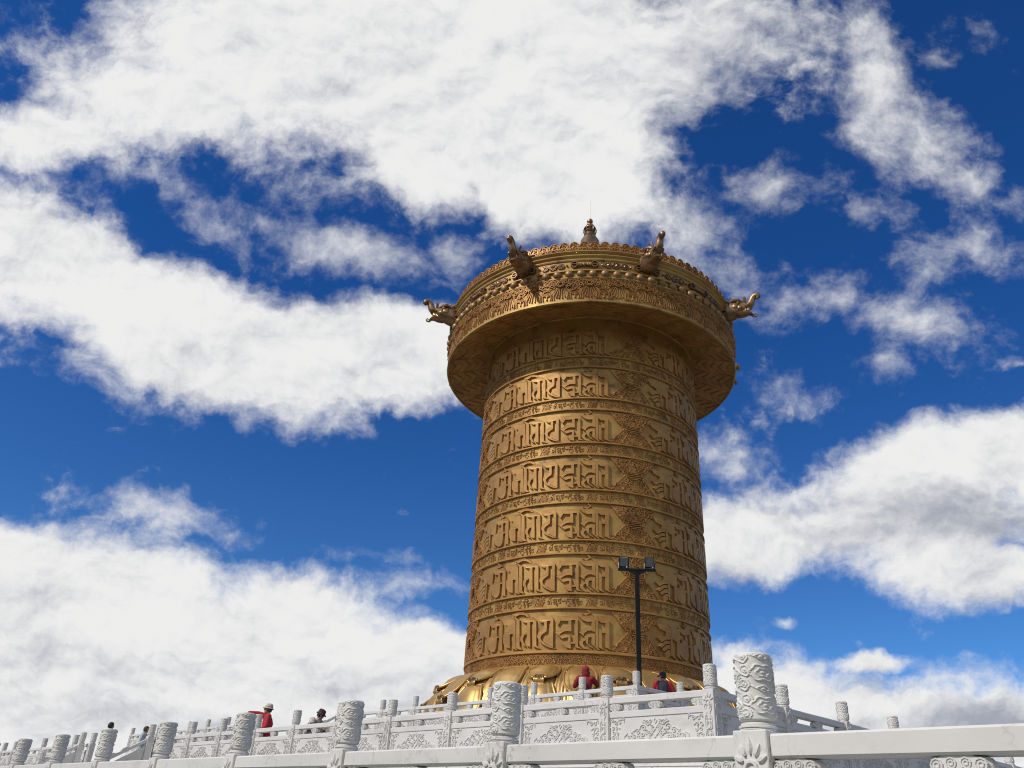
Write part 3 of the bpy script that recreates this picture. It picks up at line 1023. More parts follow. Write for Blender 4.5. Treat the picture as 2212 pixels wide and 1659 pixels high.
# --- spire
mb = MB()
def sp(prof, n=28):
    ring(mb, prof, n)
sp([(1.5, 23.2), (1.2, 26.0), (.80, 27.2), (.76, 27.9), (.56, 28.2), (.50, 28.55), (.46, 28.62), (.40, 28.75), (.34, 28.86), (.30, 28.9)])
wpart(mb, 'spire_base', M_SPIRE, smooth=True, sharp=40)
mb = MB()
prof = [(.30, 28.88)]
for i in range(6):
    z0 = 28.90 + i * .09
    r0 = .315 - .020 * i
    prof += [(r0 - .03, z0), (r0 + .012, z0 + .015), (r0 + .018, z0 + .035), (r0 + .012, z0 + .055), (r0 - .03, z0 + .072)]
prof += [(.14, 29.46)]
sp(prof)
wpart(mb, 'spire_rings', M_HEAD, smooth=True)
mb = MB()
sp([(.14, 29.38), (.26, 29.40), (.31, 29.44), (.31, 29.50), (.27, 29.57), (.20, 29.62), (.14, 29.66)], 24)
for k in range(12):
    pts = [cyl(30 * k, z, r) for r, z in ((.28, 29.45), (.36, 29.38), (.37, 29.24), (.31, 29.12))]
    mb.tube(pts, .022 * S, 5)
sp([(.33, 29.12), (.35, 29.15), (.33, 29.18), (.31, 29.15)], 24)
wpart(mb, 'spire_parasol', M_SPIRE, smooth=True, sharp=40)
mb = MB()
sp([(.14, 29.62), (.17, 29.67), (.13, 29.72), (.16, 29.77), (.11, 29.82)], 20)
for i in range(9):
    mb.ball(cyl(40 * i, 29.69, .17), .05 * S, 6, 5)
mb.ball(cyl(0, 29.98, 0), .165 * S, 16, 12, (1, 1, 1.15))
wpart(mb, 'spire_ball', M_HEAD, smooth=True)
mb = MB()
mb.tube([cyl(0, z, 0) for z in (30.1, 30.8, 31.5)], np.array([.02, .016, .011]) * S, 6)
wpart(mb, 'lightning_rod', M_SPIRE)


# --- makara heads round the canopy
def loft(mb, secs, n=14):
    """secs: (centre out, centre up, half height, half width, tilt)"""
    P = []
    for (o_, u_, hh, hw, tl) in secs:
        t = np.linspace(0, 2 * np.pi, n, endpoint=False)
        y = hw * np.sign(np.cos(t)) * np.abs(np.cos(t)) ** .85
        zz = hh * np.sin(t)
        P.append(np.stack([o_ - zz * math.sin(tl), y, u_ + zz * math.cos(tl)], -1))
    o = mb.n
    mb.grid(np.array(P), closed_v=True)
    mb.f.append(tuple(o + i for i in range(n)))
    mb.f.append(tuple(o + (len(secs) - 1) * n + i for i in range(n))[::-1])


def make_head():
    """local axes: x outwards, y sideways, z up; survey units scaled on build"""
    def fin(mb, name, mt=M_HEAD, parent=None, smooth=True, sharp=45):
        mb.v = [v * S * 1.03 for v in mb.v]
        return mb.build(name, mt, parent, smooth=smooth, sharp=sharp)
    mb = MB()
    loft(mb, [(-.12, -.02, .44, .38, 0), (.08, -.02, .46, .40, 0), (.30, .0, .43, .38, 0), (.52, .04, .39, .35, .0), (.74, .06, .34, .30, .05), (.92, .08, .26, .24, .1),
              (1.06, .14, .19, .18, .25), (1.15, .20, .14, .14, .5)])
    # brow ridges and snout pads
    for s_ in (-1, 1):
        mb.tube([(.30, s_ * .24, .36), (.52, s_ * .28, .42), (.72, s_ * .24, .36), (.86, s_ * .18, .27)], [.05, .09, .08, .04], 7)
        mb.tube([(.82, s_ * .12, .10), (1.02, s_ * .21, .03), (1.14, s_ * .20, .10), (1.12, s_ * .15, .20)], [.05, .055, .05, .03], 6)
        mb.ball((.50, s_ * .31, .06), .14, 8, 6, (1.3, .5, 1.1))
        mb.ball((.70, s_ * .27, -.02), .12, 8, 6, (1.2, .5, 1))
        mb.tube([(.42, s_ * .33, .18), (.60, s_ * .33, .14), (.76, s_ * .29, .18)], [.03, .04, .02], 6)
    body = fin(mb, 'dragon_head')
    mb = MB()
    # upturned trunk with a curl at the tip
    pts = [(.98, 0, .10), (1.10, 0, .14), (1.18, 0, .24), (1.22, 0, .36), (1.26, 0, .47), (1.33, 0, .56), (1.42, 0, .60), (1.50, 0, .57), (1.53, 0, .49), (1.48, 0, .43), (1.42, 0, .46)]
    mb.tube(pts, [.19, .185, .17, .155, .145, .14, .14, .135, .11, .085, .05], 10)
    for k in range(5):
        mb.tube([(1.15 + .022 * k, s_, .24 + .07 * k) for s_ in (-.13, 0, .13)], .022, 5)
    fin(mb, 'trunk', parent=body)
    mb = MB()
    loft(mb, [(.55, -.24, .13, .25, .0), (.80, -.27, .11, .23, 0), (1.0, -.26, .09, .19, .0), (1.14, -.30, .10, .16, .2), (1.22, -.36, .08, .11, .5)], 10)
    mb.tube([(1.16, 0, -.40), (1.24, 0, -.50), (1.34, 0, -.50), (1.38, 0, -.41), (1.32, 0, -.35), (1.27, 0, -.40)], [.05, .045, .04, .035, .03, .02], 6)
    for s_ in (-1, 1):
        for k in range(4):
            mb.tube([(.88 + .07 * k, s_ * .17, -.20), (.89 + .07 * k, s_ * .17, -.08)], [.03, .006], 5)
    fin(mb, 'lower_jaw', parent=body)
    for s_ in (-1, 1):
        mb = MB()
        mb.tube([(.32, s_ * .20, .36), (.16, s_ * .27, .44), (-.02, s_ * .32, .58), (-.10, s_ * .34, .78), (-.10, s_ * .33, .94)], [.085, .075, .06, .04, .008], 7)
        mb.tube([(.44, s_ * .16, .40), (.32, s_ * .20, .52), (.24, s_ * .22, .68)], [.05, .035, .006], 6)
        fin(mb, 'horn', parent=body)
        mb = MB()
        mb.ball((.66, s_ * .265, .24), .075, 9, 7)
        fin(mb, 'eye', parent=body)
    mb = MB()
    rg = np.random.default_rng(2)
    for k in range(26):
        t = math.pi * (-.62 + 1.24 * k / 25) + math.pi / 2 * 0
        for ring_x, rr, ln in ((.18, .40, .24), (.0, .42, .2)):
            a = k / 26 * 2 * math.pi
            y, z = math.cos(a) * rr * .9, math.sin(a) * rr
            j = rg.uniform(.8, 1.2)
            mb.tube([(ring_x + .06, y * .86, z * .86 + .02), (ring_x - .04, y * 1.08, z * 1.08 + .02), (ring_x - .16 * j, y * 1.22, z * 1.2 + .02)], [.055, .04, .006], 5)
    for k in range(6):
        mb.tube([(.46 + .09 * k, 0, .42 - .02 * k), (.44 + .09 * k, 0, .56 - .02 * k + .03 * (k % 2))], [.05, .008], 5)
    for s_ in (-1, 1):
        for k in range(3):
            mb.tube([(.92 + .03 * k, s_ * .16, .24 - .02 * k), (.93 + .04 * k, s_ * .26, .40), (.86 + .06 * k, s_ * .28, .52)], [.035, .028, .005], 5)
    fin(mb, 'mane', parent=body)
    return body


head0 = make_head()
for k in range(8):
    a = -24 + 45 * k
    p = cyl(a, 21.80, 7.0)
    o = head0 if k == 0 else inst(head0, wheel)
    o.parent = wheel
    o.location = (p[0] - WO[0], p[1] - WO[1], p[2] - WO[2])
    o.rotation_euler = (0, 0, rad(a) - math.pi / 2)

# --- lotus foot
PROF = np.array([(4.95, 5.17), (5.06, 5.14), (5.28, 5.06), (5.55, 4.93), (5.80, 4.74), (6.02, 4.50), (6.20, 4.22), (6.34, 3.92), (6.46, 3.6), (6.60, 3.3), (6.75, 3.05)])
def prof(s):
    x = np.clip(s, 0, 1) * (len(PROF) - 1)
    i = np.minimum(x.astype(int), len(PROF) - 2)
    f_ = (x - i)[..., None]
    p = PROF[i] * (1 - f_) + PROF[i + 1] * f_
    return p[..., 0], p[..., 1]
mb = MB()
NPET = 14
nA = NPET * 60
aa = np.arange(nA) * 360 / nA
ss = np.linspace(0, 1, 34)
A_, S_ = np.meshgrid(aa, ss, indexing='ij')
r_, z_ = prof(S_)
ph = ((A_ + 15.0) % (360 / NPET)) / (360 / NPET)           # 0 on a petal axis
fold = np.zeros_like(ph)
pd = np.minimum(ph, 1 - ph)                                # distance from the petal axis, 0 .. 0.5
for c_, w_, k_ in ((0.0, .17, 1.0), (.5, .15, .8)):
    fold = np.maximum(fold, k_ * np.sqrt(np.clip(1 - ((pd - c_) / w_) ** 2, 0, 1)))
for c_, w_ in ((.205, .012), (.245, .014), (.29, .012), (.335, .014)):
    fold = np.maximum(fold, .62 * np.exp(-((pd - c_) / w_) ** 2))
amp = .17 * np.clip(S_ * 4 + .25, 0, 1)
r_ = r_ + amp * fold
z_ = z_ + .5 * amp * fold
mb.grid(cyl(A_, z_, r_), closed_u=True)
ring(mb, [(6.75, 3.05), (6.9, 2.95), (6.9, 2.75), (6.6, 2.7), (6.6, (WB - EYE) / S)], 120)
lotus = wpart(mb, 'lotus_skirt', M_BRIGHT, smooth=True)


def petal_mesh(hw_deg, s0, s1, bulge, lift, tipcurl):
    mb = MB()
    na, nb = 25, 30
    a = np.linspace(-1, 1, na)
    b = np.linspace(0, 1, nb)
    A, B = np.meshgrid(a, b, indexing='ij')
    # U-shaped outline
    wid = np.where(B < .55, .62 + .38 * (B / .55), np.sqrt(np.clip(1 - ((B - .55) / .47) ** 2.3, .02, 1)))
    s = s0 + (s1 - s0) * B
    r, z = prof(s)
    dome = (1 - np.abs(A) ** 2.4) * np.sin(np.pi * np.clip(B * .80 + .18, 0, 1)) ** .8
    edge = np.exp(-((np.abs(A) - .90) / .06) ** 2) * .05 + np.exp(-((np.abs(A) - .76) / .05) ** 2) * .035
    r = r + .12 + bulge * dome + edge * (B > .02) + lift * np.clip((B - .70) / .30, 0, 1) ** 2
    z = z + .35 * bulge * dome + tipcurl * np.clip((B - .78) / .22, 0, 1) ** 2 * (1 - .5 * np.abs(A))
    mb.grid(cyl(A * wid * hw_deg, z, r))
    # rolled lip under the tip
    Bl = np.ones(na)
    rl, zl = r[:, -1], z[:, -1]
    al = a * wid[:, -1] * hw_deg
    lip = np.stack([cyl(al, zl, rl), cyl(al * 1.02, zl - .10, rl + .04), cyl(al * 1.02, zl - .22, rl - .06), cyl(al, zl - .30, rl - .28), cyl(al, zl - .28, rl - .5)], 1)
    mb.grid(lip)
    # border beads down the rim
    for k in (-1, 1):
        i = 0 if k < 0 else na - 1
        pts = cyl(A[i] * wid[i] * hw_deg * 1.01, z[i] + .02, r[i] + .02)
        mb.tube(pts, .045 * S, 6)
    return mb


def tip_mesh(hw_deg, s1, bulge, lift, tipcurl):
    """curling leaf ornament on the petal tip"""
    r, z = prof(np.array([s1]))
    r, z = r[0] + .08 + lift, z[0] + tipcurl
    mb = MB()
    fm = lambda a, b, h: cyl(a / r * 180 / math.pi, z + b + .02, r + h)
    for s_ in (-1, 1):
        ribbon(mb, spiral(.075, 1.3, 1.5, s_, .9, 10) + (s_ * .10, .02), .06, .08, fm)
        ribbon(mb, [(s_ * .03, -.02), (s_ * .17, -.04), (s_ * .30, .03)], .06, .06, fm)
    mb.ball(cyl(0, z + .06, r + .04), .06 * S, 8, 6)
    mb.ball(cyl(0, z - .03, r + .02), .075 * S, 8, 6, (1.4, 1, .7))
    return mb


for tier, (hw_, s0_, s1_, bu, li, tc_, off) in enumerate(((5.6, .015, .47, .20, .22, .04, 0.0), (5.4, .02, .66, .14, .24, .04, 180 / NPET), (6.5, .52, .93, .16, .26, .06, 0.0))):
    mbp = petal_mesh(hw_, s0_, s1_, bu, li, tc_)
    p0 = wpart(mbp, 'lotus_petal', M_BRIGHT, smooth=True)
    t0 = wpart(tip_mesh(hw_, s1_, bu, li, tc_), 'petal_tip', M_HEAD, parent=p0)
    for k in range(NPET):
        o = p0 if k == 0 else inst(p0, wheel)
        o.rotation_euler = (0, 0, rad(-15.0 + off + k * 360 / NPET))

# ------------------------------------------------------------------ marble balustrades
# one bay: local x along the run, -y outwards, z up from the floor; measured in 0.97 m units
B = S * .147 / .2124
H_NECK = 1.12 * B
POST_W = .205 * B
COL_R = .106 * B


def cloud_height(a, b):
    """carved cloud relief on an unrolled column (a: 0..1 round, b: 0..1 up) -> 0..1"""
    h = np.zeros_like(a)
    nb = 4.0
    def motif(ca, cb, ra, rb, kind):
        da = (a - ca + .5) % 1.0 - .5
        x = da / ra
        y = (b - cb) / rb
        phi = np.arctan2(y, x)
        rho = np.hypot(x, y)
        out = np.zeros_like(a)
        if kind == 0:         # large ruyi cloud: eye, inner and outer lobed outline
            lob = 1 + .10 * np.cos(6 * phi) - .20 * np.abs(np.sin(phi)) ** 3
            q = rho / lob
            out = np.maximum(out, .95 * np.exp(-(q / .17) ** 4))
            for c_, w_, k in ((.46, .085, .85), (.92, .10, .9)):
                out = np.maximum(out, k * np.exp(-((q - c_) / w_) ** 2))
            out = np.maximum(out, .28 * (q < 1.0))
        elif kind == 1:       # small spiral curl
            lob = 1 + .07 * np.cos(5 * phi)
            q = rho / lob
            sp_ = (q * 1.0 - (phi + math.pi) / (2 * math.pi) * .5) % .5
            out = np.maximum(out, .9 * np.exp(-((sp_ - .25) / .10) ** 2) * (q < 1.0))
            out = np.maximum(out, .95 * np.exp(-(q / .22) ** 4))
            out = np.maximum(out, .3 * (q < 1))
        else:                 # leaf-shaped eye with trailing tails
            yy = y + .35 * x * np.abs(x) * .6
            q = np.sqrt((x * .9) ** 2 + (yy * (1 + 1.1 * np.abs(x))) ** 2)
            out = np.maximum(out, .95 * np.exp(-(rho / .26) ** 4))
            out = np.maximum(out, .85 * np.exp(-((q - .62) / .10) ** 2))
            out = np.maximum(out, .7 * np.exp(-((yy - .18 * np.sin(3 * x)) / .13) ** 2) * np.exp(-((np.abs(x) - 1.1) / .5) ** 2))
        return out
    for q in range(3):
        c0 = q / 3.0
        for cb in (.20, .70):
            h = np.maximum(h, motif(c0 + .165, cb, .122, .155, 0))
            h = np.maximum(h, motif(c0 + .282, cb - .14, .052, .085, 0))
        for cb in (.43, .93):
            h = np.maximum(h, motif(c0 + .160, cb + .02, .075, .078, 2))
        for k, cb in enumerate((.075, .29, .52, .74, .95)):
            h = np.maximum(h, motif(c0 + (.010 if k % 2 else -.006), cb, .054, .105, 1))
    return h


def make_column():
    mb = MB()
    na, nb = 150, 110
    a = np.arange(na) / na
    b = np.linspace(0, 1, nb)
    A, Bb = np.meshgrid(a, b, indexing='ij')
    hh = cloud_height(A, Bb) * .011 * B
    hh *= np.clip(np.minimum(Bb, 1 - Bb) / .03, 0, 1)
    r = COL_R - .006 * B + hh
    z = .012 * B + .355 * B * Bb
    t = 2 * math.pi * A
    P = np.stack([r * np.sin(t), -r * np.cos(t), z], -1)
    mb.grid(P, closed_u=True)
    z1 = z[0, -1]
    mb.lathe([(COL_R - .006 * B, z1), (COL_R - .010 * B, z1 + .008 * B), (COL_R - .022 * B, z1 + .012 * B), (.001, z1 + .013 * B)], 40)
    z0 = z[0, 0]
    mb.lathe([(COL_R - .006 * B, z0), (COL_R - .012 * B, z0 - .006 * B), (COL_R - .022 * B, z0 - .010 * B), (.03, z0 - .012 * B)], 40)
    return mb.build('carved_column', M_MARB2, smooth=True, sharp=50)


def relief_lines(mb, lines, w, h, y0):
    """flat relief on the outer face (plane y = y0, facing -y)"""
    fm = lambda a, b, hh: np.stack(np.broadcast_arrays(a, y0 - hh, b), -1)
    for q, kw in lines:
        ribbon(mb, q, w * kw, h * np.minimum(1.3, .7 + .3 * kw), fm)


def arc(cx, cz, r, t0, t1, n=10, rz=None):
    t = np.radians(np.linspace(t0, t1, n))
    return np.stack([cx + r * np.cos(t), cz + (rz or r) * np.sin(t)], -1)


def post_relief():
    L = []
    u = .0
    # petal crown and ring
    for (dx, dz, l, tl) in ((0, .040, .085, 0), (-.028, .030, .07, 30), (.028, .030, .07, -30), (-.045, .004, .06, 64), (.045, .004, .06, -64)):
        t = rad(90 + tl)
        c = np.array([dx, .915 + dz])
        d_ = np.array([math.cos(t), math.sin(t)])
        L.append((np.array([c + d_ * l * q for q in (0, .18, .38, .6, .8, .95)]), np.array([.8, 1.9, 2.5, 2.2, 1.3, .25])))
    L.append((arc(0, .885, .034, -20, 200, 10), 1.6))
    # heart scroll, chain of panels below
    for s_ in (-1, 1):
        L.append((spiral(.026, 1.2, 0 if s_ > 0 else math.pi, -s_, .8, 11) * np.array([1, 1]) + (s_ * .028, .845), 1.0))
        L.append((np.array([(s_ * .058, .86), (s_ * .066, .82), (s_ * .055, .775), (s_ * .028, .74), (s_ * .03, .72)]), 1.0))
        for z0, z1 in ((.70, .50), (.48, .27)):
            L.append((np.array([(s_ * .03, z0), (s_ * .056, z0 - .015), (s_ * .060, z0 - .06), (s_ * .060, z1 + .06), (s_ * .056, z1 + .015), (s_ * .03, z1), (0, z1 - .002)]), 1.0))
            L.append((spiral(.020, 1.2, 0 if s_ > 0 else math.pi, s_, .6, 9) + (s_ * .024, z0 - .05), .9))
            L.append((spiral(.018, 1.1, 0 if s_ > 0 else math.pi, -s_, .6, 9) + (s_ * .022, z0 - .10), .9))
        L.append((np.array([(s_ * .01, .60), (s_ * .03, .56), (s_ * .025, .525), (0, .515)]), .9))
    return [(np.asarray(q) * B, k) for q, k in L]


PR = post_relief()


def make_post(height_neck=H_NECK):
    mb = MB()
    w = POST_W / 2
    top = height_neck - .045 * B
    mb.box(-w, w, -w, w, 0, top, .006 * B)
    # stepped shoulders (square to round)
    for k, (z0, z1, r0) in enumerate(((top, top + .012 * B, .098), (top + .012 * B, top + .026 * B, .104), (top + .026 * B, top + .040 * B, .092), (top + .040 * B, top + .058 * B, .082))):
        rr = r0 * B
        mb.lathe([(.02, z0 - .002), (rr - .003, z0), (rr, z0 + .003), (rr, z1 - .003), (rr - .004, z1), (.02, z1 + .001)], 36)
    relief_lines(mb, PR, .016 * B, .014 * B, -w)
    # the same carving on the other faces
    fm2 = lambda s_: (lambda a, b, hh: np.stack(np.broadcast_arrays(s_ * (w + hh), a * s_, b), -1))
    for s_ in (-1, 1):
        for q, kw in PR:
            ribbon(mb, q, .015 * B * kw, .011 * B, fm2(s_))
    return mb.build('post', M_MARB, smooth=False)


def box_part(name, x0, x1, y0, y1, z0, z1, mt=M_MARB, bev=.008):
    mb = MB()
    mb.box(x0 * B, x1 * B, y0 * B, y1 * B, z0 * B, z1 * B, bev * B)
    return mb.build(name, mt)


# bay of unit length 1 in x is stretched to each run's clear length; relief drawn for 1.92
CL = 1.92


def cloud_bracket(name, half=0):
    mb = MB()
    V = []
    n = 24
    # lobed cloud outline, lower side pointed
    out = []
    for (cx, cz, r, t0, t1) in ((-.15, .085, .045, 120, 270), (-.075, .038, .040, 190, 300), (0, .022, .034, 200, 340), (.075, .038, .040, 240, 350), (.15, .085, .045, -90, 60)):
        out += [tuple(p) for p in arc(cx, cz, r, t0, t1, 7)]
    out += [(.10, .132), (-.10, .132)]
    P = np.array(out) * np.array([.70, 1.0]) * B
    k = len(P)
    for y in (-.055, -.030, .030, .055):
        sc_ = .86 if abs(y) > .04 else 1.0
        c = P.mean(0)
        q = c + (P - c) * sc_
        q[:, 1] = np.where(P[:, 1] > .13 * B, P[:, 1], q[:, 1])
        V.append(np.stack([q[:, 0], np.full(k, y * B), q[:, 1]], -1))
    V = np.concatenate(V)
    F = []
    for j in range(3):
        F += [(j * k + i, j * k + (i + 1) % k, (j + 1) * k + (i + 1) % k, (j + 1) * k + i) for i in range(k)]
    F.append(tuple(range(k)))
    F.append(tuple(3 * k + i for i in range(k))[::-1])
    mb.add(V, F)
    fm = lambda a, b, hh: np.stack(np.broadcast_arrays(a, -.055 * B - hh, b), -1)
    for cx, cz, r in ((-.095, .092, .026), (-.04, .055, .024), (.04, .055, .024), (.095, .092, .026), (-.032, .10, .022), (.032, .10, .022)):
        for f_ in (1.0, .45):
            ribbon(mb, np.array(arc(cx, cz, r * f_, 0, 355, 9)) * B, .012 * B, .006 * B, fm)
    for v in range(len(mb.v)):
        mb.v[v] = mb.v[v] + np.array([0, 0, .845 * B])
    return mb.build(name, M_MARB2)


def panel_mesh():
    mb = MB()
    L = CL * B
    z0, z1 = .135 * B, .745 * B
    mb.box(-L / 2, L / 2, -.042 * B, .042 * B, z0, z1, 0)
    zc = (z0 + z1) / 2 / B
    lines = []
    Q = [(-.075, .235, .028, 1.9), (-.128, .205, .046, .4), (-.178, .240, .026, 2.6), (-.205, .135, .056, 1.0), (-.150, .085, .040, 3.2), (-.300, .080, .050, .5),
         (-.285, .005, .036, 4.0), (-.385, .045, .034, 1.2), (-.440, .010, .040, 3.0), (-.095, .060, .048, 5.0), (-.215, .030, .040, 2.0), (-.36, -.02, .03, 1.0),
         (-.05, .15, .03, 2.2)]
    for dx, dz, r, a0 in Q:
        for sxx in (1, -1):
            for szz in (1, -1):
                q = spiral(r * 1.05, 1.35, a0, 1, .9, 13) * np.array([1.15 * sxx, szz]) + np.array([dx * 1.22 * sxx, zc + dz * szz])
                lines.append((q, 1.0))
    # endless knot in the middle
    for k in (-.06, 0, .06):
        lines.append((np.array([(-.14 + k, zc - .14 - k), (k * 1, zc - k), (.14 + k, zc + .14 - k)]), 1.0))
        lines.append((np.array([(-.14 + k, zc + .14 + k), (k * 1, zc + k), (.14 + k, zc - .14 + k)]), 1.0))
    lines.append((np.array([(-.03, zc + .235), (0, zc + .275), (.03, zc + .235), (0, zc + .195), (-.03, zc + .235)]), .9))
    lines.append((np.array([(-.03, zc - .235), (0, zc - .275), (.03, zc - .235), (0, zc - .195), (-.03, zc - .235)]), .9))
    for sxx in (1, -1):
        lines.append((np.array([(sxx * .58, zc + .06), (sxx * .64, zc + .02), (sxx * .645, zc - .02), (sxx * .58, zc - .07)]), 1.0))
    # corner scrolls
    hx = CL / 2
    Cq = [(-.050, .270, .030, 1.0), (-.105, .235, .045, 2.4), (-.185, .245, .040, .2), (-.245, .285, .026, 2.0), (-.06, .160, .040, 4.2), (-.130, .150, .034, 1.0),
          (-.07, .075, .042, 3.0), (-.145, .075, .030, 5.0), (-.06, .0, .045, .6), (-.125, .01, .028, 2.0)]
    for dx, dz, r, a0 in Cq:
        for sxx in (1, -1):
            for szz in (1, -1):
                if szz < 0 and abs(dz) < .005:
                    continue
                q = spiral(r, 1.3, a0, 1, .8, 12) * np.array([sxx, szz]) + np.array([sxx * (hx + dx * 1.2), zc + dz * szz])
                lines.append((q, 1.0))
    lines = [(np.asarray(q) * B, k) for q, k in lines]
    relief_lines(mb, lines, .021 * B, .017 * B, -.042 * B)
    return mb.build('carved_panel', M_MARB)


PROTO = dict(
    column=make_column(), post=make_post(),
    rail=box_part('handrail', -CL / 2, CL / 2, -.070, .070, .968, 1.076, bev=.012),
    waist=box_part('middle_rail', -CL / 2, CL / 2, -.058, .058, .747, .850, bev=.008),
    base=box_part('base_rail', -CL / 2, CL / 2, -.075, .075, .0, .133, bev=.008),
    rail_near=box_part('handrail', -CL / 2, CL / 2, -.078, .078, .936, 1.056, bev=.012),
    panel=panel_mesh(), bracket=cloud_bracket('cloud_bracket'))


def put_post(root, x, y=0.0, z=0.0, csc=.875):
    p = inst(PROTO['post'], root, (x, y, z))
    inst(PROTO['column'], p, (0, 0, H_NECK), scale=(1, 1, csc))
    return p


def bay(root, xa, xb, near=False):
    w = (xb - xa) - POST_W + .004
    k = w / (CL * B)
    xm = (xa + xb) / 2
    for key in ('rail_near' if near else 'rail', 'waist', 'base', 'panel'):
        inst(PROTO[key], root, (xm, 0, 0), scale=(k, 1, 1))
    dz = -.040 * B if near else -.008 * B
    inst(PROTO['bracket'], root, (xm, 0, dz))
    for s_ in (-1, 1):
        inst(PROTO['bracket'], root, (xm + s_ * (w / 2 - .115 * B), 0, dz))


def run(label, org, rz, z, posts, group, first=True, last=True, near=False):
    """posts: sorted distances along the run; a bay joins each pair"""
    root = empty('marble_balustrade', (org[0], org[1], z), rz)
    tag(root, label, 'balustrade', group)
    for i, x in enumerate(posts):
        if (i == 0 and not first) or (i == len(posts) - 1 and not last):
            pass
        else:
            put_post(root, x, csc=.96 if near else .875)
        if i:
            bay(root, posts[i - 1], x, near)
    return root


GRP = 'white marble balustrades on the terraces'
# the runs along LD are seen from outside, so their local x runs the other way (-y faces outwards)
def along(corner, dirv, ks, step, sgn):
    return [sgn * k * step for k in ks]


RZ_L = math.atan2(-LD[1], -LD[0])        # local x = -LD; local -y = -RD (outwards)
RZ_R = math.atan2(RD[1], RD[0])          # local x = RD;  local -y = LD*-1 (outwards)
ks = lambda a, b: [k for k in range(a, b)]
run('nearest white marble balustrade, crossing the whole foot of the picture', P1, RZ_L, Z1,
    sorted(-k * S1 for k in range(-2, 17)), GRP, near=True)
run('front left marble balustrade of the middle terrace, from its corner post to the stairs', C2, RZ_L, Z2,
    sorted(-k * S2 for k in [0, 1, 2, 3, 4, 5, 6, 7, 8, 9, 10.2]), GRP)
run('far left end of the middle terrace balustrade, beyond its stairs', C2, RZ_L, Z2,
    sorted(-k * S2 for k in [13.25, 14.25, 15.25, 16.2, 17.3, 18.3, 19.2, 20.2, 21.2, 22.2, 23.2, 24.2]), GRP)
run('marble balustrade falling away to the right from the corner post of the middle terrace', C2, RZ_R, Z2,
    [k * S2R for k in range(0, 13)], GRP, first=False)
run('topmost marble balustrade just in front of the golden wheel, left of its corner post', C3, RZ_L, Z3,
    sorted(-k * S3 for k in [0, 1, 2, 3, 4, 5, 6, 7.25]), GRP)
run('far left end of the topmost balustrade, beyond its own stairs', C3, RZ_L, Z3,
    sorted(-k * S3 for k in [11.25, 12.35, 13.45, 14.5, 15.5, 16.5, 17.5, 18.4]), GRP)
run('topmost marble balustrade running right behind the man in the dark cap', C3, RZ_R, Z3,
    [k * S3 for k in range(0, 12)], GRP, first=False)


def stair_balustrade(label, org, z_top, z_bot, newels, grp, extra=None):
    """sloping balustrade going outwards (-RD) down from a terrace edge; newels: distances out"""
    rz = math.atan2(-RD[1], -RD[0])
    root = empty('stair_balustrade', (org[0], org[1], z_top), rz)
    tag(root, label, 'balustrade', grp)
    run_ = newels[-1] - newels[0]
    drop = z_top - z_bot
    zs = [-drop * (e - newels[0]) / run_ for e in newels]
    for e, zz in zip(newels, zs):
        p = put_post(root, e, 0, zz)
    for (ea, za), (eb, zb) in zip(zip(newels, zs), zip(newels[1:], zs[1:])):
        xa, xb = ea + POST_W / 2, eb - POST_W / 2
        sl = (zb - za) / (eb - ea)
        def bar(name, h0, h1, hy, mt=M_MARB):
            mb = MB()
            V = []
            for x in (xa, xb):
                zz = za + sl * (x - ea)
                for y in (-hy * B, hy * B):
                    V += [(x, y, zz + h0 * B), (x, y, zz + h1 * B)]
            mb.add(V, [(0, 1, 3, 2), (4, 6, 7, 5), (0, 4, 5, 1), (2, 3, 7, 6), (0, 2, 6, 4), (1, 5, 7, 3)])
            return mb.build(name, mt, root)
        bar('handrail', .955, 1.063, .066)
        bar('middle_rail', .72, .83, .056)
        bar('carved_panel', .12, .718, .042)
        bar('base_rail', -.10, .118, .075)
        for f_ in (.12, .5, .88):
            x = xa + (xb - xa) * f_
            b_ = inst(PROTO['bracket'], root, (x, 0, za + sl * (x - ea) - .022 * B))
            b_.rotation_euler = (0, -math.atan(sl), 0)
    return root


SG = 'sloping balustrades beside the stairs'
def t2pt(i): return C2 + LD * (S2 * i)
def t3pt(i): return C3 + LD * (S3 * i)
N2 = [.2 * S, 1.05 * S, 1.95 * S]
N3 = [.2 * S, 1.0 * S, 2.15 * S]
stair_balustrade('near sloping balustrade of the lower stairs, its rail rising rightwards to a tall post', t2pt(10.2), Z2, Z1, N2, SG)
stair_balustrade('farther sloping balustrade of the lower stairs, toward the left edge', t2pt(13.42), Z2, Z1, N2, SG)
stair_balustrade('short sloping balustrade beside the person in the maroon hat', t3pt(7.25), Z3, Z2, N3, SG)
stair_balustrade('farther sloping balustrade of the upper stairs, behind the nearer rails', t3pt(11.25), Z3, Z2, N3, SG)


def stairs(label, pa, pb, zt, zb, out):
    root = empty('stone_stairs', (pa[0], pa[1], zb))
    tag(root, label, 'stairs')
    M = np.eye(4)
    M[:3, 0], M[:3, 1] = -RD, LD
    M[:3, 2] = (0, 0, 1)
    M[:3, 3] = (pa[0], pa[1], 0)
    n = max(4, int(round((zt - zb) / .155)))
    wdt = np.linalg.norm(pb - pa)
    mb = MB()
    for k in range(n - 1):
        z1 = zt - (k + 1) * (zt - zb) / n
        mb.box(.14 + out * k / n, .14 + out * (k + 1) / n - .002, .06, wdt - .06, zb - .01, z1, .008, M)
    o = mb.build('steps', M_MARB, root, (pa[0], pa[1], zb)); o.location = (0, 0, 0)


stairs('lower white stone stairs at the left up to the middle terrace', t2pt(10.2), t2pt(13.42), Z2, Z1, 1.9 * S)
stairs('upper white stone stairs at the left up to the top terrace', t3pt(7.25), t3pt(11.25), Z3, Z2, 2.1 * S)

proto_kill(*PROTO.values())

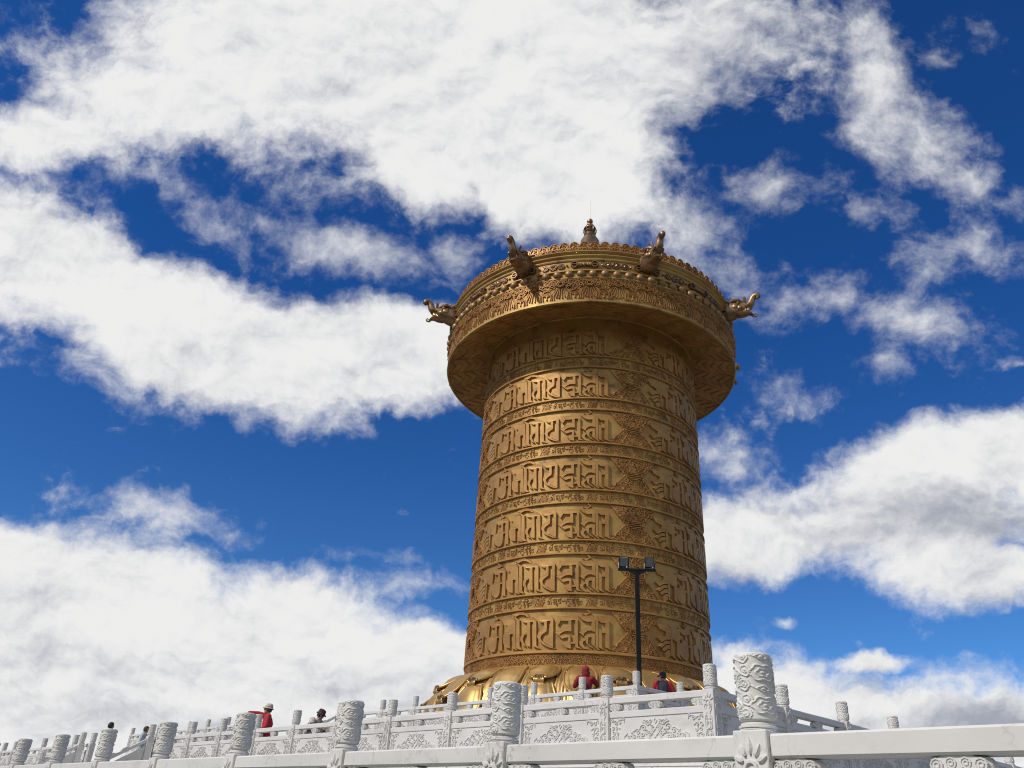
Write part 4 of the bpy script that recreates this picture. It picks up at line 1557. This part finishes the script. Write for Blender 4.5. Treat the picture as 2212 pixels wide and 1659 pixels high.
# ------------------------------------------------------------------ floodlight mast
mx_, my_ = 1.055 * S, 17.12 * S
mast = empty('floodlight_mast', (mx_, my_, Z3 - .02))
tag(mast, 'black floodlight mast with two lamps on a crossbar standing before the golden wheel', 'floodlight')
HB = EYE + 5.03 * S - Z3 + .02
PW = .048 * S
mb = MB()
mb.box(-PW, PW, -PW, PW, .03, HB - .02, .02)
mb.build('pole', M_BLACK, mast)
mb = MB()
mb.box(-.22, .22, -.22, .22, 0, .03, .004)
for a, b in ((-.17, -.17), (.17, -.17), (-.17, .17), (.17, .17)):
    mb.lathe([(.001, .075), (.02, .07), (.02, .03)], 8, (a, b))
mb.build('base_plate', M_BLACK, mast)
mb = MB()
LB = .40 * S
mb.box(-LB, LB, -.055, .055, HB - .018, HB + .045, .006)
# gussets
for s_ in (-1, 1):
    V = [(s_ * PW, y, HB - .019) for y in (-.05, .05)] + [(s_ * .20 * S, y, HB - .019) for y in (-.05, .05)] + [(s_ * PW, y, HB - .14) for y in (-.05, .05)]
    mb.add(V, [(0, 2, 4), (1, 5, 3), (0, 1, 3, 2), (2, 3, 5, 4), (0, 4, 5, 1)])
mb.build('crossbar', M_BLACK, mast)
for k, xo in enumerate((-.272, .278)):
    lx = xo * S
    f = MB()
    hw, hh = .105 * S, .118 * S
    zc = HB + .075 + hh
    f.box(lx - hw, lx + hw, -.03, .075, zc - hh, zc + hh, .012)
    for q in range(-4, 5):
        f.box(lx + q * .034 - .006, lx + q * .034 + .006, .076, .115, zc - hh * .85, zc + hh * .85)
    fl = f.build('lamp_housing', M_BLACK, mast)
    f = MB()
    f.box(lx - hw + .03, lx + hw - .03, -.036, -.031, zc - hh + .03, zc + hh - .035)
    f.build('lamp_glass', M_LENS, fl)
    f = MB()
    f.box(lx - hw + .028, lx + hw - .028, -.040, -.0365, zc + hh - .033, zc + hh - .020)
    for q in range(-4, 5):
        if k == 1:
            f.box(lx + q * .033 - .003, lx + q * .033 + .003, -.041, -.0365, zc - hh + .035, zc + hh - .04)
    f.build('lamp_louvre', M_STEEL if k == 0 else M_GREY, fl)
    f = MB()
    f.tube([(lx - hw - .012, .02, zc - .02), (lx - hw - .012, .0, HB + .056), (lx, -.01, HB + .056), (lx + hw + .012, .0, HB + .056), (lx + hw + .012, .02, zc - .02)], .011, 6)
    f.ball((lx + hw * .6, -.02, HB + .085), .032, 8, 6)
    f.build('yoke', M_STEEL, fl)

# ------------------------------------------------------------------ people
def ell_loft(mb, secs, n=18):
    """secs: (x, y, z, rx, ry); horizontal elliptical sections, closed"""
    t = np.linspace(0, 2 * np.pi, n, endpoint=False)
    P = np.array([np.stack([x + rx * np.cos(t), y + ry * np.sin(t), np.full(n, z)], -1) for x, y, z, rx, ry in secs])
    o = mb.n
    mb.grid(P, closed_v=True)
    mb.f.append(tuple(o + i for i in range(n)))
    mb.f.append(tuple(o + (len(secs) - 1) * n + i for i in range(n))[::-1])


def limb(mb, pts, rr, n=10):
    pts = [np.array(p, float) for p in pts]
    for i in range(len(pts) - 1):
        q = np.array([pts[i] + (pts[i + 1] - pts[i]) * k for k in np.linspace(0, 1, 5)])
        mb.tube(q, np.linspace(rr[i], rr[i + 1], 5), n)
    for p, r in zip(pts, rr):
        mb.ball(p, r * .985, 10, 8)


def hand(mb, wrist, fwd, palm_n, side, curl=.6, grip=0):
    """palm, four unequal bent fingers and a thumb from the side of the palm"""
    f = np.array(fwd, float); f /= np.linalg.norm(f)
    nrm = np.array(palm_n, float); nrm -= f * (nrm @ f); nrm /= np.linalg.norm(nrm)
    w = np.cross(f, nrm) * side
    W_ = np.array(wrist, float)
    for k in np.linspace(-1, 1, 4):
        mb.tube([W_ + w * .012 * k, W_ + f * .045 + w * .022 * k, W_ + f * .088 + w * .031 * k], [.016, .017, .013], 7)
    for k, (off, ln) in enumerate(((-.031, .066), (-.011, .078), (.010, .073), (.030, .058))):
        p = W_ + f * .085 + w * off
        d = f.copy()
        P = [p]
        for j, seg in enumerate((.45, .32, .23)):
            a = curl * (.55 + .25 * j) + .06 * k
            d = d * math.cos(a) + nrm * math.sin(a)
            d /= np.linalg.norm(d)
            P.append(P[-1] + d * ln * seg)
        mb.tube(P, [.0095, .009, .008, .0062], 7)
    p = W_ + f * .025 - w * .026
    mb.tube([p, p + (f * .7 - w * .7) * .035, p + (f * .95 - w * .35 + nrm * .4) * .062], [.013, .0105, .008], 7)


def person(label, loc, heading, height, J, top=None, legs=None, head=(0, 0), hat=None, hair=True, hands=None, extras=None, hood=False, voxel=.011):
    """J: joints in a frame with +y forward, +x to the person's right, z up (1.75 m figure)"""
    k = height / 1.75
    root = empty('person', loc, heading)
    root.scale = (k, k, k)
    tag(root, label, 'person')
    d = dict(pelvis=(0, 0, .95), chest=(0, .01, 1.28), neck=(0, .01, 1.455), head=(0, .035, 1.615), shR=(.19, 0, 1.415), shL=(-.19, 0, 1.415),
             elR=(.25, -.03, 1.13), elL=(-.25, -.03, 1.13), wrR=(.25, .08, .90), wrL=(-.25, .08, .90), hipR=(.095, 0, .92), hipL=(-.095, 0, .92),
             knR=(.11, .03, .50), knL=(-.11, .03, .50), anR=(.11, -.02, .09), anL=(-.11, -.02, .09))
    d.update(J)
    d = {a: np.array(b, float) for a, b in d.items()}
    mb = MB()
    pv, ch, nk, hd = d['pelvis'], d['chest'], d['neck'], d['head']
    mid = (pv + ch) / 2
    ell_loft(mb, [(pv[0], pv[1], pv[2] - .10, .13, .10), (*pv, .155, .112), (*mid, .135, .098), (*ch, .16, .11), (*(ch * .35 + nk * .65), .15, .09), (*(nk + [0, 0, -.01]), .07, .065), (*(nk + [0, .004, .03]), .058, .058)])
    limb(mb, [nk + [0, 0, -.03], nk * .45 + hd * .55], [.058, .052])
    yaw, pit = rad(head[0]), rad(head[1])
    Rm = np.array(Matrix.Rotation(yaw, 3, 'Z') @ Matrix.Rotation(pit, 3, 'X'))
    H = lambda x, y, z: hd + Rm @ np.array([x, y, z])
    def hball(c, r, s_):
        t = np.linspace(0, 2 * np.pi, 16, endpoint=False); ph = np.linspace(.001, np.pi - .001, 12)
        P = np.stack([np.sin(ph)[None] * np.cos(t)[:, None] * s_[0], np.sin(ph)[None] * np.sin(t)[:, None] * s_[1], np.broadcast_to(np.cos(ph), (16, 12)) * s_[2]], -1) * r
        mb.grid((P + np.array(c)) @ Rm.T + hd, closed_u=True)
    hball((0, -.005, .03), .1, (.76, .95, .92))
    hball((0, .022, -.045), .1, (.60, .68, .68))
    hball((0, .062, -.085), .03, (1.0, .8, .75))
    mb.tube([H(0, .085, .020), H(0, .108, -.012), H(0, .112, -.028), H(0, .086, -.034)], [.010, .014, .016, .010], 7)
    for s_ in (-1, 1):
        hball((s_ * .076, -.008, -.008), .03, (.35, .7, 1.1))
        hball((s_ * .034, .076, .030), .02, (1.3, .7, .5))
        hball((s_ * .040, .066, -.022), .024, (1, .7, 1))
    hball((0, .084, -.056), .02, (1.25, .55, .32))
    hball((0, .081, -.066), .02, (1.1, .55, .32))
    for s_, nm in ((1, 'R'), (-1, 'L')):
        limb(mb, [d['sh' + nm], d['el' + nm], d['wr' + nm]], [.055, .042, .028])
        limb(mb, [d['hip' + nm], d['kn' + nm], d['an' + nm]], [.088, .06, .042])
        an = d['an' + nm]
        mb.tube([an + [0, -.05, -.055], an + [0, .06, -.055], an + [0, .17, -.065]], [.038, .042, .026], 8)
        fw, pn, cu = (hands or {}).get(nm, (d['wr' + nm] - d['el' + nm], (-s_, .2, 0), .5))
        hand(mb, d['wr' + nm], fw, pn, s_, cu)
    body = mb.build('body', M_SKIN, root, smooth=True)
    md = body.modifiers.new('remesh', 'REMESH'); md.mode = 'VOXEL'; md.voxel_size = voxel; md.use_smooth_shade = True
    sm = body.modifiers.new('smooth', 'SMOOTH'); sm.factor = .5; sm.iterations = 2

    def cloth(mbx, name, mt, vox=.016, it=3):
        o = mbx.build(name, mt, root, smooth=True)
        m_ = o.modifiers.new('remesh', 'REMESH'); m_.mode = 'VOXEL'; m_.voxel_size = vox; m_.use_smooth_shade = True
        s2 = o.modifiers.new('smooth', 'SMOOTH'); s2.factor = .5; s2.iterations = it
        return o
    # eyes
    mb = MB()
    for s_ in (-1, 1):
        mb.ball(H(s_ * .033, .081, .012), .0115, 8, 6)
    mb.build('eye', M_HAIR, root, smooth=True)
    # top
    mb = MB()
    hem = pv + [0, 0, -.12]
    ell_loft(mb, [(*hem, .205, .165), (*(pv + [0, 0, -.02]), .195, .155), (*mid, .178, .142), (*ch, .20, .145), (*(ch * .45 + nk * .55), .19, .125), (*(nk + [0, -.005, -.03]), .115, .095), (*(nk + [0, 0, .035]), .082, .080)])
    for s_, nm in ((1, 'R'), (-1, 'L')):
        sh, el, wr = d['sh' + nm], d['el' + nm], d['wr' + nm]
        cuff = el + (wr - el) * .94
        limb(mb, [sh * .97 + ch * .03, (sh + el) / 2, el, cuff], [.088, .078, .066, .050])
        rg = np.random.default_rng(abs(hash(label)) % 1000 if False else len(label))
        for q in np.linspace(.15, .95, 5):      # sleeve folds
            p = sh + (el - sh) * q
            ax = (el - sh) / (np.linalg.norm(el - sh) + 1e-9)
            mb.ball(p + rg.uniform(-.012, .012, 3), .078 - .012 * q + rg.uniform(0, .008), 9, 7, (1, 1, 1))
    for q in range(7):
        rg2 = np.random.default_rng(q + len(label))
        a = rg2.uniform(0, 6.28)
        zc = pv[2] + rg2.uniform(-.06, .30)
        f_ = (zc - pv[2]) / (ch[2] - pv[2] + 1e-6)
        c = pv + (ch - pv) * f_
        mb.tube([c + [.165 * math.cos(a - .5), .128 * math.sin(a - .5), -.03], c + [.185 * math.cos(a), .148 * math.sin(a), .0], c + [.165 * math.cos(a + .5), .128 * math.sin(a + .5), .03]], [.012, .022, .012], 6)
    cloth(mb, 'jacket', top)
    # trousers
    mb = MB()
    ell_loft(mb, [(pv[0], pv[1], pv[2] - .13, .165, .128), (*pv, .17, .13), (*(pv + [0, 0, .05]), .16, .125)])
    for nm in ('R', 'L'):
        limb(mb, [d['hip' + nm], d['kn' + nm], d['an' + nm] + [0, 0, .02]], [.105, .082, .075])
    cloth(mb, 'trousers', legs or M_NAVY)
    mb = MB()
    for nm in ('R', 'L'):
        an = d['an' + nm]
        mb.tube([an + [0, -.07, -.05], an + [0, .05, -.045], an + [0, .15, -.06], an + [0, .205, -.065]], [.042, .050, .044, .022], 8)
    mb.build('shoe', M_GREY, root, smooth=True)
    # head cover
    def hloft(secs, name, mt, par=root):
        mbx = MB()
        t = np.linspace(0, 2 * np.pi, 22, endpoint=False)
        P = np.array([np.stack([x0 + rx * np.cos(t), y0 + ry * np.sin(t), np.full(22, z0)], -1) for x0, y0, z0, rx, ry in secs])
        P = P @ Rm.T + hd
        o = mbx.n
        mbx.grid(P, closed_v=True)
        return mbx, P
    if hat == 'bucket':
        mt = extras.get('hat_mat', M_CREAM)
        mbx, _ = hloft([(0, 0, .020, .138, .158), (0, 0, .026, .136, .156), (0, -.004, .060, .094, .112), (0, -.006, .115, .090, .108), (0, -.006, .150, .074, .090), (0, -.006, .164, .03, .036), (0, -.006, .165, .001, .001)], 'hat', mt)
        mbx.build('hat', mt, root, smooth=True, sharp=50)
        mbx, _ = hloft([(0, -.004, .062, .0955, .1135), (0, -.004, .078, .0945, .1125)], 'b', mt)
        mbx.build('hat_band', M_GREY, root, smooth=True)
    elif hat == 'cap':
        mt = M_NAVY
        mbx, _ = hloft([(0, -.008, .030, .088, .108), (0, -.008, .06, .089, .109), (0, -.010, .10, .076, .094), (0, -.010, .130, .048, .06), (0, -.010, .140, .001, .001)], 'cap', mt)
        P = np.array([[(H(x * (1 - .25 * q), .075 + (.105 - .045 * x * x * 100) * q, .036 - .012 * q - 1.2 * x * x * (1 - 0 * q))) for q in np.linspace(0, 1, 5)] for x in np.linspace(-.072, .072, 9)])
        mbx.grid(P); mbx.grid(P - np.array([0, 0, .006]))
        mbx.build('cap', mt, root, smooth=True, sharp=50)
    if hood:
        mbx = MB()
        t = np.linspace(0, 2 * np.pi, 16, endpoint=False)
        def hb(c, r, s_):
            ph = np.linspace(.001, np.pi - .001, 12)
            P = np.stack([np.sin(ph)[None] * np.cos(t)[:, None] * s_[0], np.sin(ph)[None] * np.sin(t)[:, None] * s_[1], np.broadcast_to(np.cos(ph), (16, 12)) * s_[2]], -1) * r
            mbx.grid((P + np.array(c)) @ Rm.T + hd, closed_u=True)
        hb((0, -.034, .025), .1, (1.16, 1.22, 1.28)); hb((0, -.05, -.07), .1, (1.10, .95, .98)); hb((0, -.03, -.13), .1, (1.25, 1.0, .6))
        for q in range(4):
            hb((.05 * math.cos(q * 1.7), -.10, .05 - .05 * q), .05, (1.6, .5, .45))
        cloth(mbx, 'hood', top, .014, 4)
    if hair:
        mbx, _ = hloft([(0, -.018, -.060, .070, .082), (0, -.018, -.02, .084, .096), (0, -.012, .03, .086, .106), (0, -.008, .08, .078, .098), (0, -.006, .120, .05, .062), (0, -.006, .134, .001, .001)], 'hair', M_HAIR)
        # open the face
        V = np.concatenate(mbx.v)
        Lc = (V - hd) @ Rm
        m_ = (Lc[:, 1] > .03) & (Lc[:, 2] < .07)
        Lc[m_, 1] = .03 + (Lc[m_, 1] - .03) * .15
        mbx.v = [Lc @ Rm.T + hd]
        mbx.build('hair', M_HAIR, root, smooth=True)
    for fn in (extras or {}).get('fns', []):
        fn(root, d, H)
    return root


def phone(hand_key, dirv, up, size=(.075, .15, .009), mt=M_PHONE):
    def fn(root, d, H):
        c = d['wr' + hand_key] + np.array(dirv)
        u = np.array(up, float); u /= np.linalg.norm(u)
        x = np.cross(u, (0, 1, .2)); x /= np.linalg.norm(x)
        y = np.cross(x, u)
        M = np.eye(4); M[:3, 0], M[:3, 1], M[:3, 2], M[:3, 3] = x, y, u, c
        mb = MB()
        mb.box(-size[0] / 2, size[0] / 2, -size[2] / 2, size[2] / 2, -size[1] / 2, size[1] / 2, .003, M)
        o = mb.build('phone', mt)
        o.matrix_parent_inverse = Matrix.Identity(4)
        bpy.context.view_layer.update()
        o.matrix_world = root.matrix_world.copy()
        tag(o, 'dark phone held up by the person in the maroon hat' if mt is M_PHONE else 'small camera held to the face of the person in the red hood', 'phone' if mt is M_PHONE else 'camera')
    return fn


def backpack(root, d, H):
    mb = MB()
    c = d['chest']
    t = np.linspace(0, 2 * np.pi, 16, endpoint=False)
    for z, rx, ry in ((0, 0, 0),):
        pass
    ell_loft(mb, [(c[0], c[1] - .21, c[2] - .30, .12, .06), (c[0], c[1] - .23, c[2] - .26, .155, .10), (c[0], c[1] - .235, c[2] - .05, .16, .115), (c[0], c[1] - .22, c[2] + .10, .14, .09), (c[0], c[1] - .19, c[2] + .15, .08, .05)], 18)
    mb.tube([(c[0] - .11, c[1] - .335, c[2] - .12), (c[0], c[1] - .35, c[2] - .13), (c[0] + .11, c[1] - .335, c[2] - .12)], .012, 6)
    mb.tube([(c[0] - .03, c[1] - .17, c[2] + .15), (c[0], c[1] - .17, c[2] + .19), (c[0] + .03, c[1] - .17, c[2] + .15)], .009, 6)
    for s_ in (-1, 1):
        mb.tube([(c[0] + s_ * .10, c[1] - .16, c[2] + .13), (c[0] + s_ * .12, c[1] - .02, c[2] + .21), (c[0] + s_ * .12, c[1] + .15, c[2] + .08), (c[0] + s_ * .14, c[1] + .15, c[2] - .10), (c[0] + s_ * .14, c[1] - .12, c[2] - .24)], .024, 6, flat=.5)
    o = mb.build('backpack', M_NAVY, smooth=True)
    bpy.context.view_layer.update()
    o.matrix_world = root.matrix_world.copy()
    tag(o, 'dark navy backpack worn by the man in the cap on the top terrace', 'backpack')


def facing(dx, dy):
    return math.atan2(dy, dx) - math.pi / 2


K_ = S   # survey units to metres
# 1: red hooded figure photographing the wheel
person('person in a dark red hooded jacket seen from behind, raising a camera', (-.04, 24.62, Z3), facing(.12, 1), 1.78,
       dict(elR=(.33, .14, 1.25), wrR=(.10, .24, 1.50), elL=(-.33, .16, 1.22), wrL=(-.09, .24, 1.48)), top=M_REDD, legs=M_NAVY, hood=True, hair=False,
       hands={'R': ((-.4, .4, .8), (0, -.3, -1), .9), 'L': ((.4, .4, .8), (0, -.3, -1), .9)},
       extras=dict(fns=[phone('R', (-.07, .07, .10), (0, 0, 1), (.12, .08, .06), M_BLACK)]))
# 2: man in the dark cap
person('man in a dark cap and red jacket, his face turned to the left', (2.18, 24.55, Z3), facing(.05, 1), 1.70,
       dict(elR=(.30, .05, 1.16), wrR=(.18, .22, 1.06), elL=(-.28, .10, 1.16), wrL=(-.14, .25, 1.10)), top=M_RED, legs=M_NAVY, hat='cap', head=(62, -4),
       extras=dict(fns=[backpack]))
# 3: man in the white hat, pointing
person('man in a bright red jacket and cream bucket hat stretching one arm out', (-8.72, 23.10, Z2), facing(-1, -.30), 1.74,
       dict(elR=(.13, .30, 1.50), wrR=(.07, .57, 1.50), shR=(.16, .06, 1.435), elL=(-.26, .02, 1.15), wrL=(-.18, .20, 1.05), neck=(0, .03, 1.455), head=(0, .06, 1.61), chest=(0, .01, 1.28)),
       top=M_RED, legs=M_JEAN, hat='bucket', head=(20, 6), hands={'R': ((0, 1, -.12), (0, -.2, -1), .25), 'L': ((.2, 1, 0), (1, 0, 0), .6)}, extras=dict(hat_mat=M_CREAM))
# 4: person in the maroon hat bending over a phone
person('person in a maroon bucket hat and mottled pale jacket bending over a phone', (-7.19, 22.05, Z2), facing(1, -.32), 1.66,
       dict(pelvis=(0, -.10, .93), chest=(0, .10, 1.22), neck=(0, .22, 1.36), head=(0, .31, 1.475), shR=(.18, .19, 1.32), shL=(-.18, .19, 1.32), elR=(.24, .30, 1.07), wrR=(.14, .52, 1.10),
            elL=(-.25, .30, 1.06), wrL=(-.20, .52, .98), hipR=(.095, -.10, .92), hipL=(-.095, -.10, .92)), top=M_CAMO, legs=M_GREY, hat='bucket', head=(0, -24),
       hands={'R': ((-.1, .8, .5), (-1, .1, 0), .8), 'L': ((.1, 1, -.1), (0, 0, -1), .4)}, extras=dict(hat_mat=M_MAROON, fns=[phone('R', (-.03, .09, .08), (0, .35, 1))]))
# 5: dark-haired head over the near post at the left
person('black-haired person on the lower stairs, only the head showing above a post', (-16.14, 28.22, Z2 - .15), facing(.7, 1), 1.70, {}, top=M_GREY, legs=M_NAVY)
# 6: figure in pale blue by the stairs
person('dark-haired person in pale blue by the tall post of the lower stairs', (-15.36, 29.18, Z2), facing(1, .2), 1.56, {}, top=M_PALEB, legs=M_GREY)
# 7: figure half hidden behind a post at the far right
person('dark-clad person half hidden behind a post at the far lower right', (10.8, 23.54, Z2), facing(-.4, 1), 1.36, {}, top=M_MAROON, legs=M_GREY)
